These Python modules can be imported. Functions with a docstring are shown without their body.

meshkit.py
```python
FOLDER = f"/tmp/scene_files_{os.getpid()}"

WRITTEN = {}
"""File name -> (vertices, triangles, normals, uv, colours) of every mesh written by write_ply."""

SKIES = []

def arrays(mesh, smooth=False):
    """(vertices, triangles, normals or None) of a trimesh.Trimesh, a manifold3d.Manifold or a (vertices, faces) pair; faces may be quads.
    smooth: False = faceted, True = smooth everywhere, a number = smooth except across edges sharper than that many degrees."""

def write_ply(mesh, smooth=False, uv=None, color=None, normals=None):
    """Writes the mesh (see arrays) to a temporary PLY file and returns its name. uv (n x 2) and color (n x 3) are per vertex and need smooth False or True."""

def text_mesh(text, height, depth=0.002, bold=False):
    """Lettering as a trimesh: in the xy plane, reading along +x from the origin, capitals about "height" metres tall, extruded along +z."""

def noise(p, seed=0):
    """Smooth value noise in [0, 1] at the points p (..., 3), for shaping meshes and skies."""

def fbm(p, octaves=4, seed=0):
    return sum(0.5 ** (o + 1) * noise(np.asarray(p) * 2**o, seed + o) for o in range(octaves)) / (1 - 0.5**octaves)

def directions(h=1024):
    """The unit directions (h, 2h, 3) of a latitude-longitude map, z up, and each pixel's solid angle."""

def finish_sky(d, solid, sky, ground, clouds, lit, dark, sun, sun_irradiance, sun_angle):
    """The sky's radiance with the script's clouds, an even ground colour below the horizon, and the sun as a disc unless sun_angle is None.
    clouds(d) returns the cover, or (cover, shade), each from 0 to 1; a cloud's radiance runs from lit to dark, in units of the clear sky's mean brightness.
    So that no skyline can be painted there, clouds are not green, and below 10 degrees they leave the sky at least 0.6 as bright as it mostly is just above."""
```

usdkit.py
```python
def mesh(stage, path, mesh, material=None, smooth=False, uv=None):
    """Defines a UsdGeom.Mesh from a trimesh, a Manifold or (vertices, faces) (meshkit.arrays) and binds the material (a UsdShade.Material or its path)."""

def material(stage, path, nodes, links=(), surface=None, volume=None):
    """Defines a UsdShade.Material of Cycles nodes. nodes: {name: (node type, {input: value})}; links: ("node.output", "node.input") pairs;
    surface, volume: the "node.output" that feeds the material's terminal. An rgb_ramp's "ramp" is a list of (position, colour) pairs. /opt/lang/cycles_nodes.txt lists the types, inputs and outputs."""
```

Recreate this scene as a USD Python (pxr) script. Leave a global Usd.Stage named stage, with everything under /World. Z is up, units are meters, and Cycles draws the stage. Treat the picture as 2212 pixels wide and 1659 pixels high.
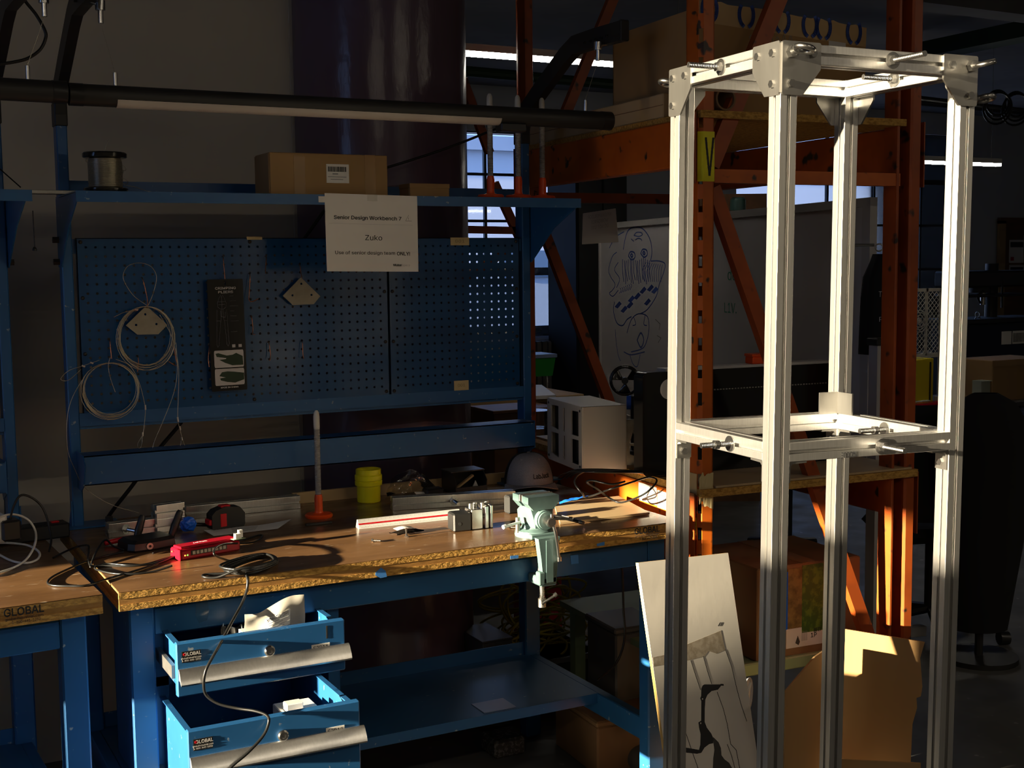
import math, random
import numpy as np, trimesh, usdkit, meshkit
from pxr import Usd, UsdGeom, UsdLux, UsdShade, Gf, Sdf
from shapely.geometry import Polygon, Point, LineString
random.seed(7); rng = np.random.default_rng(7)
stage = Usd.Stage.CreateInMemory()
UsdGeom.SetStageUpAxis(stage, 'Z'); UsdGeom.SetStageMetersPerUnit(stage, 1.0)
UsdGeom.Xform.Define(stage, '/World'); UsdGeom.Scope.Define(stage, '/World/Looks')
PI = math.pi
# ------------------------------------------------------------------ camera
W, H, F = 2212, 1659, 2740.64
CAM = np.array([-0.60456, -3.64313, 1.58358])
def cam_rot(yaw, pitch, roll):
    cy, sy, cp, sp, cr, sr = math.cos(yaw), math.sin(yaw), math.cos(pitch), math.sin(pitch), math.cos(roll), math.sin(roll)
    fwd = np.array([sy*cp, cy*cp, -sp]); right = np.array([cy, -sy, 0]); up = np.cross(right, fwd)
    return np.array([right*cr + up*sr, up*cr - right*sr, fwd])
RC = cam_rot(.485604, .0950874, -.0109953)
cam = UsdGeom.Camera.Define(stage, '/World/camera')
m = np.eye(4); m[0, :3], m[1, :3], m[2, :3], m[3, :3] = RC[0], RC[1], -RC[2], CAM
cam.AddTransformOp().Set(Gf.Matrix4d(*m.ravel().tolist()))
cam.CreateHorizontalApertureAttr(36.0); cam.CreateVerticalApertureAttr(36.0*H/W); cam.CreateFocalLengthAttr(36.0*F/W)
cam.CreateClippingRangeAttr((0.05, 500.0)); cam.CreateFStopAttr(0.0)
cam.CreateExposureAttr(0.0)
# ------------------------------------------------------------------ sky, sun, big lights
def light(cls, name, inten, color, M=None, **kw):
    l = cls.Define(stage, '/World/' + name); l.CreateIntensityAttr(inten); l.CreateColorAttr(Gf.Vec3f(*color))
    for k, v in kw.items(): getattr(l, f'Create{k}Attr')(v)
    if M is not None: UsdGeom.Xformable(l).AddTransformOp().Set(Gf.Matrix4d(*np.asarray(M, float).ravel().tolist()))
    return l
def aim(pos, d):
    """row-major matrix of a light at pos that shines along d (lights shine along their own -z)"""
    z = -np.asarray(d, float); z /= np.linalg.norm(z); x = np.cross([0, 0, 1.0], z)
    x = np.array([1.0, 0, 0]) if np.linalg.norm(x) < 1e-6 else x/np.linalg.norm(x); y = np.cross(z, x)
    M = np.eye(4); M[0, :3], M[1, :3], M[2, :3], M[3, :3] = x, y, z, pos; return M
def sun_dir(az, el):
    az, el = math.radians(az), math.radians(el); return np.array([math.sin(az)*math.cos(el), math.cos(az)*math.cos(el), -math.sin(el)])
light(UsdLux.DomeLight, 'sky_light', 0.66, (.30, .50, 1.0))
SUN = sun_dir(87.5, 8.0)
light(UsdLux.DistantLight, 'sun_light', 9.0, (1.0, .84, .58), aim((0, 0, 5), SUN), Angle=.6, Normalize=True)
# unseen ceiling lamps behind the camera, placed to light the bench wall warmly
for i, (lx, ly) in enumerate([(-1.6, -5.0), (1.6, -5.0), (4.6, -4.4)]):
    light(UsdLux.RectLight, f'unseen_bay_lamp_{i}', 30.0, (1.0, .86, .66), aim((lx, ly, 3.12), (0, 0.0, -1)), Width=1.5, Height=.12)
# ------------------------------------------------------------------ from a pixel of the photograph to a plane of the place
def ray(u, v): return np.array([(u - W/2)/F, -(v - H/2)/F, 1.0]) @ RC
def onY(u, v, Y=0.0): d = ray(u, v); return CAM + (Y - CAM[1])/d[1]*d
def onX(u, v, X=0.0): d = ray(u, v); return CAM + (X - CAM[0])/d[0]*d
def onZ(u, v, Z=0.0): d = ray(u, v); return CAM + (Z - CAM[2])/d[2]*d
def atd(u, v, t): return CAM + ray(u, v)*t
# ------------------------------------------------------------------ mesh helpers
def TM(v, f): return trimesh.Trimesh(np.asarray(v, float), np.asarray(f, int), process=False)
def join(*ms):
    L = []
    for q in ms: L += list(q) if isinstance(q, (list, tuple)) else [q]
    return trimesh.util.concatenate(L) if len(L) > 1 else L[0]
BF = np.array([[0,2,3],[0,3,1],[4,5,7],[4,7,6],[0,1,5],[0,5,4],[2,6,7],[2,7,3],[0,4,6],[0,6,2],[1,3,7],[1,7,5]])
def bb(x0, x1, y0, y1, z0, z1, bev=0.0):
    x0, x1 = min(x0, x1), max(x0, x1); y0, y1 = min(y0, y1), max(y0, y1); z0, z1 = min(z0, z1), max(z0, z1)
    if bev <= 0:
        return TM([(x, y, z) for x in (x0, x1) for y in (y0, y1) for z in (z0, z1)], BF[:, ::-1])
    b = min(bev, (x1-x0)*.49, (y1-y0)*.49, (z1-z0)*.49); P = []
    for x, sx in ((x0, 1), (x1, -1)):
        for y, sy in ((y0, 1), (y1, -1)):
            for z, sz in ((z0, 1), (z1, -1)):
                P += [(x, y+sy*b, z+sz*b), (x+sx*b, y, z+sz*b), (x+sx*b, y+sy*b, z)]
    return trimesh.convex.convex_hull(np.array(P))
def xf(mesh, M): q = mesh.copy(); q.apply_transform(M); return q
def mv(mesh, d): q = mesh.copy(); q.apply_translation(d); return q
def rotz(deg, p=(0, 0, 0)): return trimesh.transformations.rotation_matrix(math.radians(deg), [0, 0, 1], p)
def rotm(deg, ax, p=(0, 0, 0)): return trimesh.transformations.rotation_matrix(math.radians(deg), ax, p)
def frame(o, ex, ey, ez):
    M = np.eye(4); M[:3, 0], M[:3, 1], M[:3, 2], M[:3, 3] = ex, ey, ez, o; return M
def tube(pts, r, n=8, closed=False):
    p = np.asarray(pts, float); k = len(p); r = np.broadcast_to(r, (k,))
    t = np.gradient(p, axis=0) if not closed else np.roll(p, -1, 0) - np.roll(p, 1, 0)
    t /= np.linalg.norm(t, axis=1, keepdims=True) + 1e-12
    a = np.zeros_like(p); ref = np.array([0, 0, 1.0]) if abs(t[0, 2]) < .9 else np.array([1.0, 0, 0])
    a[0] = np.cross(t[0], ref); a[0] /= np.linalg.norm(a[0])
    for i in range(1, k):
        q = a[i-1] - t[i]*np.dot(a[i-1], t[i]); a[i] = q/(np.linalg.norm(q) + 1e-12)
    b = np.cross(t, a); ang = np.arange(n)*2*PI/n
    v = p[:, None] + r[:, None, None]*(np.cos(ang)[None, :, None]*a[:, None] + np.sin(ang)[None, :, None]*b[:, None])
    kk = k if closed else k - 1; f = []
    for i in range(kk):
        i2 = (i+1) % k
        for j in range(n):
            j2 = (j+1) % n; f += [(i*n+j, i*n+j2, i2*n+j2), (i*n+j, i2*n+j2, i2*n+j)]
    v = v.reshape(-1, 3)
    if not closed:
        for i, s in ((0, 1), (k-1, -1)):
            c = len(v); v = np.vstack([v, p[i]])
            for j in range(n): f.append((c, i*n+(j+1) % n, i*n+j) if s > 0 else (c, i*n+j, i*n+(j+1) % n))
    return TM(v, f)
def cyl(p, q, r, n=20, r2=None): 
    p, q = np.asarray(p, float), np.asarray(q, float); d = q - p
    return tube([p, q], np.array([r, r if r2 is None else r2]), n)
def spline(P, n=8, closed=False):
    P = np.asarray(P, float); out = []; k = len(P)
    for i in range(k if closed else k-1):
        g = (lambda j: P[j % k]) if closed else (lambda j: P[min(max(j, 0), k-1)])
        p0, p1, p2, p3 = g(i-1), g(i), g(i+1), g(i+2)
        for s in np.arange(n)/n:
            out.append(.5*((2*p1) + (-p0+p2)*s + (2*p0-5*p1+4*p2-p3)*s*s + (-p0+3*p1-3*p2+p3)*s**3))
    if not closed: out.append(P[-1])
    return np.array(out)
def lathe(prof, base=(0, 0, 0), n=32, M=None):
    """prof: (r, z) pairs, turned about z"""
    prof = np.asarray(prof, float); k = len(prof); ang = np.arange(n)*2*PI/n
    v = np.stack([prof[:, None, 0]*np.cos(ang), prof[:, None, 0]*np.sin(ang), np.repeat(prof[:, 1:2], n, 1)], -1).reshape(-1, 3); f = []
    for i in range(k-1):
        for j in range(n):
            j2 = (j+1) % n; f += [(i*n+j, i*n+j2, (i+1)*n+j2), (i*n+j, (i+1)*n+j2, (i+1)*n+j)]
    q = TM(v, f)
    if M is not None: q.apply_transform(M)
    q.apply_translation(base); return q
def extrude(poly, h):
    if not isinstance(poly, Polygon) and not hasattr(poly, 'geoms'): poly = Polygon(poly)
    return join([trimesh.creation.extrude_polygon(g, h, engine='earcut') for g in getattr(poly, 'geoms', [poly])])
def prism(poly, o, ex, ey, h):
    """polygon given in the plane (ex, ey) at o, thickened by h along ex x ey"""
    ex, ey = np.asarray(ex, float), np.asarray(ey, float); return xf(extrude(poly, h), frame(o, ex, ey, np.cross(ex, ey)))
def plate3(pts, th):
    """flat polygon through 3D points, thickened towards the first three points' normal by th"""
    pts = np.asarray(pts, float); ex = pts[1]-pts[0]; ex /= np.linalg.norm(ex); nn = np.cross(ex, pts[2]-pts[0]); nn /= np.linalg.norm(nn); ey = np.cross(nn, ex)
    q = (pts-pts[0]); return prism([(np.dot(a, ex), np.dot(a, ey)) for a in q], pts[0], ex, ey, th)
_tc = {}
def txt(s, h, o, ex, ey, al='c', depth=.0005, bold=False, w=None):
    key = (s, bold)
    if key not in _tc: _tc[key] = meshkit.text_mesh(s, 1.0, 1.0, bold)
    q = _tc[key].copy(); q.apply_scale([h, h, depth]); wd = q.bounds[1, 0] - q.bounds[0, 0]
    if w: q.apply_scale([w/wd, 1, 1]); wd = w
    q.apply_translation([-q.bounds[0, 0] - (wd/2 if al == 'c' else wd if al == 'r' else 0), 0, 0])
    ex, ey = np.asarray(ex, float), np.asarray(ey, float)
    return xf(q, frame(o, ex, ey, np.cross(ex, ey)))
def flat(a, b, wd, o, ex, ey, th=.0004):
    """a drawn stroke: a thin bar from a to b in a plane"""
    a, b = np.asarray(a, float), np.asarray(b, float); d = b-a; d /= np.linalg.norm(d)+1e-9; n = np.array([-d[1], d[0]])*wd/2; a = a-d*wd*.3; b = b+d*wd*.3
    ex, ey = np.asarray(ex, float), np.asarray(ey, float); nz = np.cross(ex, ey); P = [np.asarray(o)+ex*p[0]+ey*p[1] for p in (a-n, b-n, b+n, a+n)]
    return TM(np.vstack([P, np.array(P)+nz*th]), [[4,5,6],[4,6,7],[0,1,5],[0,5,4],[1,2,6],[1,6,5],[2,3,7],[2,7,6],[3,0,4],[3,4,7]])
def stroke(pts, wd, o, ex, ey, th=.0004): return [flat(a, b, wd, o, ex, ey, th) for a, b in zip(pts[:-1], pts[1:])]
def sheet(nu, nv, fn, th=0.0):
    """a bent sheet: fn(u, v) -> point, with thickness along the mean normal"""
    g = np.array([[fn(i/nu, j/nv) for j in range(nv+1)] for i in range(nu+1)], float); v = g.reshape(-1, 3); idx = lambda i, j: i*(nv+1)+j; f = []
    for i in range(nu):
        for j in range(nv): f += [(idx(i, j), idx(i+1, j), idx(i+1, j+1)), (idx(i, j), idx(i+1, j+1), idx(i, j+1))]
    if th:
        n = TM(v, f).vertex_normals; k = len(v); f2 = [(a+k, c+k, b+k) for a, b, c in f]; v = np.vstack([v, v - n*th]); e = []
        ring = [idx(i, 0) for i in range(nu+1)] + [idx(nu, j) for j in range(1, nv+1)] + [idx(i, nv) for i in range(nu-1, -1, -1)] + [idx(0, j) for j in range(nv-1, 0, -1)]
        for a, b in zip(ring, ring[1:]+ring[:1]): e += [(a, a+k, b+k), (a, b+k, b)]
        f = f + f2 + e
    return TM(v, f)
def hexnut(p, d, r, h):
    p, d = np.asarray(p, float), np.asarray(d, float); d = d/np.linalg.norm(d); return tube([p, p+d*h], r, 6)
def torus(c, ax, R, r, n=28, k=10, squash=1.0):
    ax = np.asarray(ax, float); ax /= np.linalg.norm(ax); a = np.cross(ax, [0, 0, 1.0] if abs(ax[2]) < .9 else [1.0, 0, 0]); a /= np.linalg.norm(a); b = np.cross(ax, a)
    t = np.arange(n)*2*PI/n; return tube(np.asarray(c) + R*(np.cos(t)[:, None]*a + squash*np.sin(t)[:, None]*b), r, k, True)
# ------------------------------------------------------------------ things and parts
_n = {}
def numbered(key, name):
    k = _n.get((key, name), 0); _n[(key, name)] = k+1
    return name if k == 0 else f'{name}_{k:03d}'
def tag(prim, label=None, cat=None, group=None, kind=None):
    for k, v in (('label', label), ('category', cat), ('group', group), ('kind', kind)):
        if v: prim.SetCustomDataByKey(k, v)
def setM(prim, M):
    x = UsdGeom.Xformable(prim); o = x.GetOrderedXformOps(); (o[0] if o else x.AddTransformOp()).Set(Gf.Matrix4d(*np.asarray(M, float).T.ravel().tolist()))
class Thing:
    def __init__(s, name, label=None, cat=None, group=None, kind=None, M=None):
        s.path = '/World/' + numbered('/World', name); s.parts = []; s.info = (label, cat, group, kind); s.M = np.eye(4) if M is None else M
    def add(s, name, mesh, mat, smooth=False, label=None, under=None, kind=None):
        if isinstance(mesh, (list, tuple)): mesh = join(*mesh)
        par = s.path if under is None else under; p = par + '/' + numbered(par, name)
        s.parts.append((p, mesh, mat, smooth, label, kind)); return p
    def done(s):
        allb = np.array([xf(q[1], s.M).bounds for q in s.parts]); lo, hi = allb[:, 0].min(0), allb[:, 1].max(0)
        base = np.array([(lo[0]+hi[0])/2, (lo[1]+hi[1])/2, lo[2]]); B = np.eye(4); B[:3, 3] = base; s.B = B
        x = UsdGeom.Xform.Define(stage, s.path).GetPrim(); setM(x, B); L = np.linalg.inv(B) @ s.M
        for p, mesh, mat, smooth, label, kind in s.parts:
            g = usdkit.mesh(stage, p, xf(mesh, L), MAT[mat], smooth); tag(g.GetPrim(), label, None, None, kind)
        tag(x, *s.info); return s
def solo(name, label, cat, mesh, mat, smooth=False, group=None, kind=None):
    if isinstance(mesh, (list, tuple)): mesh = join(*mesh)
    lo, hi = mesh.bounds; B = np.eye(4); B[:3, 3] = [(lo[0]+hi[0])/2, (lo[1]+hi[1])/2, lo[2]]
    g = usdkit.mesh(stage, '/World/' + numbered('/World', name), xf(mesh, np.linalg.inv(B)), MAT[mat], smooth); setM(g.GetPrim(), B)
    tag(g.GetPrim(), label, cat, group, kind); return g
def struct(name, mesh, mat, smooth=False): return solo(name, None, None, mesh, mat, smooth, None, 'structure')
def copy(t, name, D, label, cat=None, group=None):
    """another one like t, moved by the world matrix D"""
    x = UsdGeom.Xform.Define(stage, '/World/' + numbered('/World', name)).GetPrim()
    x.GetReferences().AddInternalReference(t.path); x.SetInstanceable(True); setM(x, D @ t.B)
    tag(x, label, cat or t.info[1], group or t.info[2], None); return x
# ------------------------------------------------------------------ materials
MAT = {}
def mat(name, col, rough=.5, metal=0.0, spec=.5, col2=None, sc=8.0, lo=.4, hi=.6, det=4, bump=0, bsc=None, coat=0.0, stretch=(1, 1, 1), rvar=0.0, emit=None, es=0, trans=0, ior=1.5, alpha=1.0, aniso=0, dist=0.0, flake=None):
    N = {'p': ('principled_bsdf', dict(base_color=col, roughness=rough, metallic=metal, specular_ior_level=spec, coat_weight=coat, transmission_weight=trans, ior=ior, alpha=alpha, anisotropic=aniso))}; L = []
    if emit: N['p'][1].update(emission_color=emit, emission_strength=es)
    if col2 or bump or rvar:
        N['t'] = ('texture_coordinate', {}); N['mp'] = ('mapping', dict(scale=stretch)); L.append(('t.object', 'mp.vector'))
    if col2:
        N['n'] = ('noise_texture', dict(scale=sc, detail=det, roughness=.6, distortion=dist)); N['r'] = ('rgb_ramp', dict(ramp=[(lo, col), (hi, col2)]))
        L += [('mp.vector', 'n.vector'), ('n.fac', 'r.fac')]; src = 'r.color'
        if flake:
            N['n3'] = ('noise_texture', dict(scale=flake[1], detail=2)); N['r3'] = ('rgb_ramp', dict(ramp=[(flake[2], (0, 0, 0)), (flake[3], (1, 1, 1))])); N['mx'] = ('mix_color', dict(b=flake[0]))
            L += [('mp.vector', 'n3.vector'), ('n3.fac', 'r3.fac'), ('r3.color', 'mx.fac'), (src, 'mx.a')]; src = 'mx.result'
        L.append((src, 'p.base_color'))
    if bump:
        N['n2'] = ('noise_texture', dict(scale=bsc or sc, detail=4)); N['b'] = ('bump', dict(strength=bump, distance=.004)); L += [('mp.vector', 'n2.vector'), ('n2.fac', 'b.height'), ('b.normal', 'p.normal')]
    if rvar:
        N['n4'] = ('noise_texture', dict(scale=6.0, detail=3)); N['mr'] = ('map_range', dict(from_min=.3, from_max=.7, to_min=max(rough-rvar, .02), to_max=rough+rvar)); L += [('mp.vector', 'n4.vector'), ('n4.fac', 'mr.value'), ('mr.result', 'p.roughness')]
    MAT[name] = usdkit.material(stage, '/World/Looks/' + name, N, L, surface='p.BSDF')
def pane_mat(name, tint, gl=.04):
    MAT[name] = usdkit.material(stage, '/World/Looks/' + name, {'f': ('fresnel', dict(IOR=1.45)), 'a': ('transparent_bsdf', dict(color=tint)), 'g': ('glossy_bsdf', dict(color=(1, 1, 1), roughness=gl)), 'm': ('mix_closure', {})},
                                [('f.fac', 'm.fac'), ('a.BSDF', 'm.closure1'), ('g.BSDF', 'm.closure2')], surface='m.closure')
mat('blue_paint', (.015, .100, .275), .36, col2=(.019, .115, .30), sc=3, flake=((.30, .36, .42), 60, .70, .78))
mat('blue_board', (.009, .066, .19), .15, col2=(.011, .074, .205), sc=4, bump=.06, bsc=90)
mat('chip', (.60, .33, .07), .8, col2=(.30, .14, .02), sc=150, lo=.42, hi=.66, bump=.5, bsc=200, stretch=(.45, 1, 1))
mat('chip_mid', (.36, .17, .035), .7, col2=(.42, .21, .05), sc=90, stretch=(.2, 1, 1), bump=.2)
mat('laminate', (.135, .068, .028), .26, col2=(.20, .105, .045), sc=5, stretch=(.5, 1.6, 1), rvar=.1, flake=((.42, .33, .24), 55, .69, .76), bump=.05, bsc=30)
mat('wall_white', (.52, .475, .385), .72, col2=(.55, .505, .41), sc=1.3, bump=.12, bsc=14)
mat('wall_far', (.62, .64, .68), .8, col2=(.56, .58, .63), sc=.6)
mat('column_paint', (.125, .082, .120), .22, col2=(.137, .090, .130), sc=3, bump=.55, bsc=22, stretch=(1, 1, .45))
mat('ceiling_paint', (.26, .26, .28), .85, col2=(.20, .20, .22), sc=.8)
mat('concrete', (.10, .10, .095), .55, col2=(.14, .14, .135), sc=2.5, det=8, rvar=.1, flake=((.3, .29, .27), 20, .70, .75))
mat('black_steel', (.022, .021, .019), .48)
mat('black_plastic', (.015, .015, .015), .38)
mat('black_matte', (.012, .012, .012), .75)
mat('black_gloss', (.008, .008, .008), .12)
mat('rubber', (.010, .010, .010), .33)
mat('aluminium', (.80, .79, .77), .34, 1.0, aniso=.3, col2=(.74, .73, .71), sc=30, stretch=(6, 6, .2))
mat('steel', (.60, .59, .57), .24, 1.0)
mat('steel_rough', (.50, .49, .46), .42, 1.0, col2=(.40, .39, .36), sc=20)
mat('plate_steel', (.42, .41, .39), .36, 1.0, col2=(.36, .35, .33), sc=12, stretch=(1, 1, .2))
mat('dull_steel', (.33, .30, .24), .5, .6, col2=(.27, .24, .19), sc=14)
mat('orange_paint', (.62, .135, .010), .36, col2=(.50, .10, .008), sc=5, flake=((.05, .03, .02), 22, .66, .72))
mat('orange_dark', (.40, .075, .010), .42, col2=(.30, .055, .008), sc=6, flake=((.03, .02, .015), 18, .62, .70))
mat('orange_plastic', (.85, .085, .008), .28)
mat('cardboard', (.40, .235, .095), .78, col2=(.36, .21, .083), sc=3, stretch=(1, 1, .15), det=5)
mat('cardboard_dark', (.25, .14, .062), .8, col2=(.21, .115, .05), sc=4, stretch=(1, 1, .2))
mat('cardboard_pale', (.56, .39, .20), .8, col2=(.50, .34, .17), sc=4)
mat('tape_clear', (.36, .20, .075), .18)
mat('paper', (.80, .77, .72), .75)
mat('paper_shade', (.60, .58, .56), .8)
mat('label_tan', (.62, .50, .26), .7)
mat('ink', (.018, .018, .02), .6)
mat('ink_grey', (.25, .25, .25), .7)
mat('ink_blue', (.045, .10, .42), .6)
mat('ink_green', (.05, .30, .20), .6)
mat('white_paint', (.80, .78, .74), .5)
mat('white_plastic', (.82, .82, .80), .32)
mat('melamine', (.74, .70, .63), .32, col2=(.70, .66, .60), sc=3, bump=.03, bsc=40)
mat('stain', (.30, .25, .18), .7, col2=(.42, .36, .28), sc=60)
mat('whiteboard', (.70, .68, .70), .16)
mat('grey_frame', (.52, .50, .49), .4)
mat('yellow_plastic', (.86, .78, .005), .30)
mat('yellow_paint', (.72, .56, .01), .5)
mat('yellow_cord', (.34, .29, .01), .45)
mat('red_plastic', (.62, .012, .02), .3)
mat('red_case', (.40, .006, .02), .22)
mat('blue_plastic', (.012, .13, .75), .3)
mat('blue_tape', (.05, .22, .62), .7)
mat('copper', (.75, .28, .14), .3, 1.0)
mat('wire', (.55, .50, .40), .35, .9)
mat('vise_paint', (.085, .145, .145), .34, col2=(.12, .19, .185), sc=9, rvar=.08, flake=((.35, .36, .34), 30, .70, .76))
mat('cap_cloth', (.30, .29, .31), .9, col2=(.36, .35, .37), sc=320, lo=.35, hi=.65, bump=.25, bsc=400)
mat('cap_dark', (.012, .012, .014), .9)
mat('case_grey', (.50, .47, .42), .38, .35)
mat('tan_wood', (.52, .34, .15), .6, col2=(.42, .26, .11), sc=5, stretch=(.3, 3, 1))
mat('board_wood', (.55, .40, .22), .42, col2=(.50, .35, .19), sc=4, stretch=(.5, 2, 1))
mat('brown_wood', (.20, .095, .04), .5, col2=(.14, .065, .03), sc=6, stretch=(.3, 3, 1))
mat('ply_edge', (.50, .31, .09), .7, col2=(.62, .41, .15), sc=20, stretch=(1, 1, .2))
mat('green_paint', (.22, .30, .17), .5)
mat('green_dark', (.012, .035, .012), .6)
mat('green_plastic', (.02, .26, .03), .35)
mat('leaf_print', (.035, .10, .012), .6, col2=(.10, .20, .02), sc=45, lo=.45, hi=.6)
mat('trunk_print', (.25, .17, .05), .7, col2=(.12, .08, .02), sc=25)
mat('dark_panel', (.012, .010, .010), .55)
mat('cloth_black', (.008, .008, .009), .95)
mat('cast_iron', (.030, .028, .027), .5)
mat('radiator_paint', (.20, .19, .18), .5)
mat('foil', (.75, .75, .75), .22, 1.0, bump=1.0, bsc=40)
mat('navy', (.015, .02, .035), .6)
mat('skin', (.45, .27, .19), .55)
mat('hair', (.012, .009, .007), .6)
mat('facade', (.55, .58, .62), .8)
mat('facade_glass', (.10, .16, .25), .15)
mat('facade_blue', (.28, .36, .48), .7, col2=(.22, .30, .42), sc=.4)
mat('leaf', (.42, .36, .08), .6, col2=(.55, .46, .14), sc=3)
mat('bark', (.08, .06, .04), .8)
mat('asphalt', (.08, .08, .085), .8)
mat('milky', (.62, .62, .58), .35, trans=.15)
mat('foam', (.05, .048, .045), .9, col2=(.16, .155, .15), sc=90, lo=.5, hi=.62)
mat('led', (.9, .9, .9), .5, emit=(1.0, .93, .80), es=14.0)
mat('led_green', (.1, .6, .1), .4, emit=(.25, 1.0, .1), es=2.0)
mat('led_orange', (.8, .3, .05), .4, emit=(1.0, .35, .05), es=3.0)
mat('diffuser', (.55, .50, .45), .3)
mat('brick_wall', (.30, .27, .24), .85, col2=(.25, .22, .20), sc=2)
pane_mat('glass', (.93, .95, .97)); pane_mat('clear_plastic', (.90, .90, .88), .12); pane_mat('film', (.55, .60, .66), .25)
mat('steel_tube', (.66, .66, .64), .22, .55, col2=(.5, .5, .48), sc=60)
mat('bag_plastic', (.50, .47, .41), .28, col2=(.42, .40, .35), sc=14, trans=.12)
mat('label_print', (.34, .27, .13), .7)
mat('ink_grey2', (.05, .048, .045), .6)
mat('lid_plastic', (.42, .45, .52), .3)
mat('bin_grey', (.085, .082, .080), .5)
mat('sheet_blue', (.28, .36, .55), .35)
mat('pink', (.75, .05, .25), .4)
mat('print_faint', (.42, .41, .40), .8)
mat('carton_green', (.42, .45, .36), .7)
mat('beige_paint', (.52, .47, .38), .5)
mat('teal', (.05, .11, .10), .3)
# ================================================================== the setting
ZC = 3.45; YB = 8.5
struct('floor', bb(-4.2, 17, -7.2, 9.2, -.1, 0), 'concrete')
struct('ceiling', bb(-4.2, 17, -7.2, 9.2, ZC, ZC+.1), 'ceiling_paint')
struct('wall_back', bb(-4.0, .80, .55, .75, 0, ZC), 'wall_white')
def holed(x0, x1, z0, z1, holes):
    return Polygon([(x0, z0), (x1, z0), (x1, z1), (x0, z1)], [[(a, c), (b, c), (b, d), (a, d)] for a, b, c, d in holes])
# far wall with its two steel windows (x positions read off the photograph at the wall's distance)
fx = lambda u, v=490: onY(u, v, YB)[0]
fz = lambda v, u=1994: onY(u, v, YB)[2]
W1 = [fx(u, 520) for u in (973, 1054, 1136, 1217, 1245)]; W2 = [fx(u) for u in (1590, 1691, 1792, 1893, 1994, 2092)]
Z1 = [fz(v, 1217) for v in (705, 690, 582, 478, 380, 290)]; Z2 = [fz(v) for v in (760, 675, 582, 487, 390, 290)]
struct('wall_far', xf(extrude(holed(-4.2, 17, 0, ZC, [(W1[0], W1[-1], Z1[0], Z1[-1]), (W2[0], W2[-1], Z2[0], Z2[-1])]), .35), frame((0, YB+.35, 0), (1, 0, 0), (0, 0, 1), (0, -1, 0))), 'wall_far')
def steel_window(xs, zs, tp=None, thick=()):
    t = Thing('window_' + str(_n.get('win', 0)+1), kind='structure'); _n['win'] = _n.get('win', 0)+1
    b = [bb(x-.014, x+.014, YB+.04, YB+.08, zs[0], zs[-1]) for x in xs] + [bb(xs[0], xs[-1], YB+.045, YB+.075, z-(.05 if i in thick else .014), z+.014) for i, z in enumerate(zs)]
    t.add('window_frame', b, 'black_steel')
    for i in range(len(xs)-1):
        for j in range(len(zs)-1):
            t.add('pane', bb(xs[i]+.014, xs[i+1]-.014, YB+.058, YB+.062, zs[j]+.014, zs[j+1]-.014), 'glass')
    if tp: tp(t)
    t.done()
def film(t):
    x0, x1, z0, z1 = W1[0]-.05, W1[-1]+.03, Z1[0]-.02, Z1[2]-.03
    t.add('plastic_film', sheet(26, 18, lambda u, v: (x0+(x1-x0)*u, YB-.02-.03*meshkit.fbm(np.array([u*7, v*6, 0.])), z0+(z1-z0)*v)), 'film', True, label='sheet of clear plastic film taped over the lower panes')
    t.add('foil_tape', sheet(60, 4, lambda u, v: (x0+(x1-x0)*u, YB-.045-.03*meshkit.noise(np.array([u*30, v*4, 1.])), z1-.03+.085*v)), 'foil', True)
    t.add('foil_tape', sheet(60, 6, lambda u, v: (x0+(x1-x0)*u, YB-.045-.05*meshkit.noise(np.array([u*26, v*4, 5.])), z0-.07+.11*v)), 'foil', True)
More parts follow.
